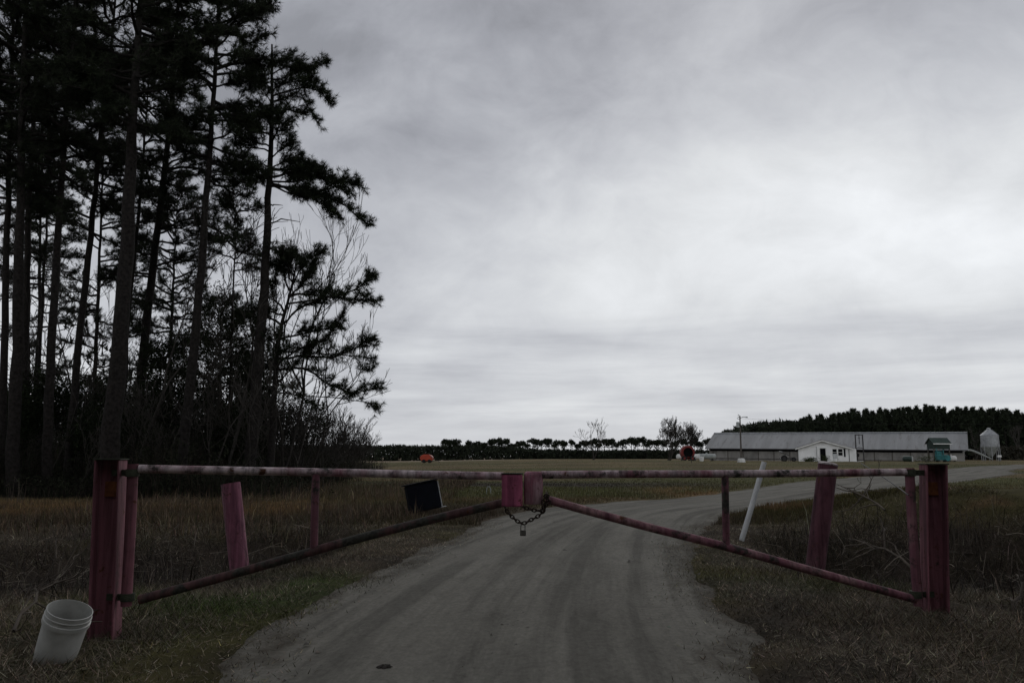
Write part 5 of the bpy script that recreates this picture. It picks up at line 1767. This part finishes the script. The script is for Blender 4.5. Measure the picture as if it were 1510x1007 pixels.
def shelter():
    Y = 117; k = Y / F_PX; b_ = at(1385, Y)
    root = thing('pump_shelter', 'small green-roofed shelter on posts over the teal machine', 'shelter', tuple(b_), None, R(6))
    Z = lambda py: P(1385, py, Y)[2] - b_[2]
    w = 27 * k
    ez, rz, bz = Z(654.5), Z(646), Z(662)
    mb = MB()
    for s in (-1, 1):
        q = [(-w / 2 - .1, s * 1.0, ez), (w / 2 + .1, s * 1.0, ez), (w / 2 + .1, 0, rz), (-w / 2 - .1, 0, rz)]
        if s > 0: q = [q[1], q[0], q[3], q[2]]
        mb.hexa(q + [(a, c, d + .07) for a, c, d in q])
    mb.build('roof', M['green_roof'], root)
    mb = MB(); mb.box((0, 0, (ez + bz) / 2 - 0.03), (w - 0.15, 1.5, ez - bz)); mb.build('wall', M['green_wall'], root)
    mb = MB()
    for s in (-1, 1): mb.add([(s * (w / 2 - .08), -0.76, ez - .05), (s * (w / 2 - .08), 0.76, ez - .05), (s * (w / 2 - .08), 0, rz - .03)], [(0, 1, 2)])
    mb.build('gable', M['green_wall'], root)
    mb = MB(); mb.box((0, -1.03, ez + 0.0), (w + .2, 0.05, 0.12)); mb.build('fascia', M['fascia'], root)
    for sx_ in (-1, 1):
        for sy_ in (-1, 1):
            mb = MB(); mb.box((sx_ * (w / 2 - 0.15), sy_ * 0.68, bz / 2 - 0.05), (0.12, 0.12, bz + .08)); mb.build('post', M['wood_pole'], root)
    b2 = at(1388, Y - 1.2)
    root = thing('pump_engine', 'teal stationary pump engine under the green-roofed shelter', 'engine', tuple(b2))
    mb = MB(); mb.box((0.0, 0, 0.62), (1.5, 0.7, 0.75)); mb.build('engine_block', M['teal'], root, bevel=0.06)
    mb = MB(); mb.box((-0.35, 0, 1.25), (0.7, 0.6, 0.55)); mb.tube([(0.3, 0, 1.0), (0.35, 0, 1.75)], 0.10, 10); mb.tube([(-.6, 0, 1.5), (-.6, 0, 1.9)], 0.06, 8); mb.build('radiator', M['teal'], root, bevel=0.03)
    mb = MB(); mb.lathe([(0.001, -.12), (.42, -.12), (.42, .12), (.001, .12)], 20, (0.75, -0.3, 0.55), Matrix.Rotation(R(80), 3, 'X')); mb.build('flywheel', M['teal'], root, smooth=True)
    for s in (-.5, .5):
        mb = MB(); mb.box((s, 0, 0.1), (0.15, 0.9, 0.3)); mb.build('foot', M['frame_steel'], root)


shelter()


def silo():
    Y = 142; k = Y / F_PX; b_ = at(1461.5, Y)
    Z = lambda py: P(1461, py, Y)[2] - b_[2]
    root = thing('feed_silo', 'grey steel feed silo with cone roof against the dark wood', 'silo', tuple(b_))
    r = 11.6 * k
    top, ea, hop = Z(633.5), Z(641.5), Z(659)
    prof = [(r, hop)] + [(r * (1 + 0.012 * (i % 2)), hop + (ea - hop) * i / 14) for i in range(1, 15)]
    mb = MB(); mb.lathe(prof, 28); mb.build('shell', M['galv'], root, smooth=True)
    mb = MB(); mb.lathe([(r * 1.06, ea - 0.03), (r * 0.25, top), (0.001, top)], 28); mb.build('roof', M['galv'], root, smooth=False)
    mb = MB(); mb.lathe([(0.32, top - 0.05), (0.32, top + 0.28), (0.001, top + 0.34)], 16); mb.build('lid', M['galv'], root, smooth=True)
    mb = MB(); mb.lathe([(r * 0.995, hop), (r * 0.22, 0.75), (0.001, 0.75)], 28); mb.build('hopper', M['tank_grey'], root, smooth=True)
    for i in range(8):
        a = 2 * math.pi * (i + .5) / 8
        mb = MB(); mb.tube([(math.cos(a) * r * 1.02, math.sin(a) * r * 1.02, -0.1), (math.cos(a) * r * 1.02, math.sin(a) * r * 1.02, hop + .6)], 0.06, 6); mb.build('leg', M['galv'], root)
    mb = MB(); mb.tube([(r * .7, -r * .8, 0.2), (r * .7, -r * .8, ea), (r * .2, -r * .3, top)], 0.04, 5); mb.build('ladder', M['galv'], root)
    for j, off in enumerate((0.0, 0.35)):
        pts = [P(1417, 667 + j * 1.5, 131), P(1423, 663.5 + j * .8, 132), P(1432, 663.2 + j * 1.2, 134), P(1447, 669 + j * 1.5, 138), P(1463, 677, 142)]
        a = pts[-1].copy(); a[2] = gh(a[0], a[1])
        mb = MB(); mb.tube([p - a for p in catmull(np.array(pts), 5)], 0.10, 8)
        o = mb.build('feed_auger', M['tank_grey'], smooth=True, loc=tuple(a))
        tag(o, ('upper' if j == 0 else 'lower') + ' grey feed auger pipe arching from the barn end to the silo', 'auger pipe')
    c_ = at(1474, 139)
    root = thing('control_box', 'small white box on a post right of the silo legs', 'box', tuple(c_))
    z = P(1474, 672.5, 139)[2] - c_[2]
    mb = MB(); mb.box((0, 0, z), (0.6, 0.3, 0.35)); mb.build('case', M['fascia'], root, bevel=0.02)
    mb = MB(); mb.box((0, 0, z / 2 - .1), (0.1, 0.1, z)); mb.build('post', M['frame_steel'], root)


silo()

# small loose things in the yard
b_ = at(1034.5, 110)
mb = MB(); mb.lathe([(0.001, -.05), (0.26, -.05), (0.34, 0.5), (0.3, 0.56), (0.001, 0.60)], 14); o = mb.build('white_tub', M['tank_white'], smooth=True, loc=tuple(b_)); tag(o, 'small white tub standing in the grass before the propane tanks', 'tub')
b_ = at(1019.5, 98)
mb = MB(); mb.tube([(0, 0, -.1), (0.03, 0, 0.75)], 0.04, 6); o = mb.build('marker_stake', M['frame_steel'], loc=tuple(b_)); tag(o, 'dark short stake in the grass below the red machine', 'stake')
b_ = at(1267, 116)
mb = MB(); mb.box((0, 0, 0.08), (1.1, 0.4, 0.05), Matrix.Rotation(R(-8), 3, 'Y')); o = mb.build('scrap_board', M['pale_edge'], loc=tuple(b_)); tag(o, 'pale scrap board lying at the foot of the hoist frame', 'board')
b_ = at(1345.5, 120)
mb = MB(); mb.tube([(0, 0, -.1), (0, 0, 0.8)], 0.09, 8); o = mb.build('white_stub', M['pale_edge'], loc=tuple(b_)); tag(o, 'short pale post stub at the end of the dark green tank', 'post')
b_ = G(720, 730); b_[2] = gh(b_[0], b_[1])
mb = MB(); mb.tube([(-.06, 0, -.1), (-.06, 0, .22), (-.02, 0, .30), (.05, 0, .30), (.09, 0, .22), (.09, 0, .05)], 0.016, 8); o = mb.build('bent_pipe', M['tank_grey'], smooth=True, loc=tuple(b_)); tag(o, 'pale bent stand pipe in the grass left of the latch box', 'pipe')
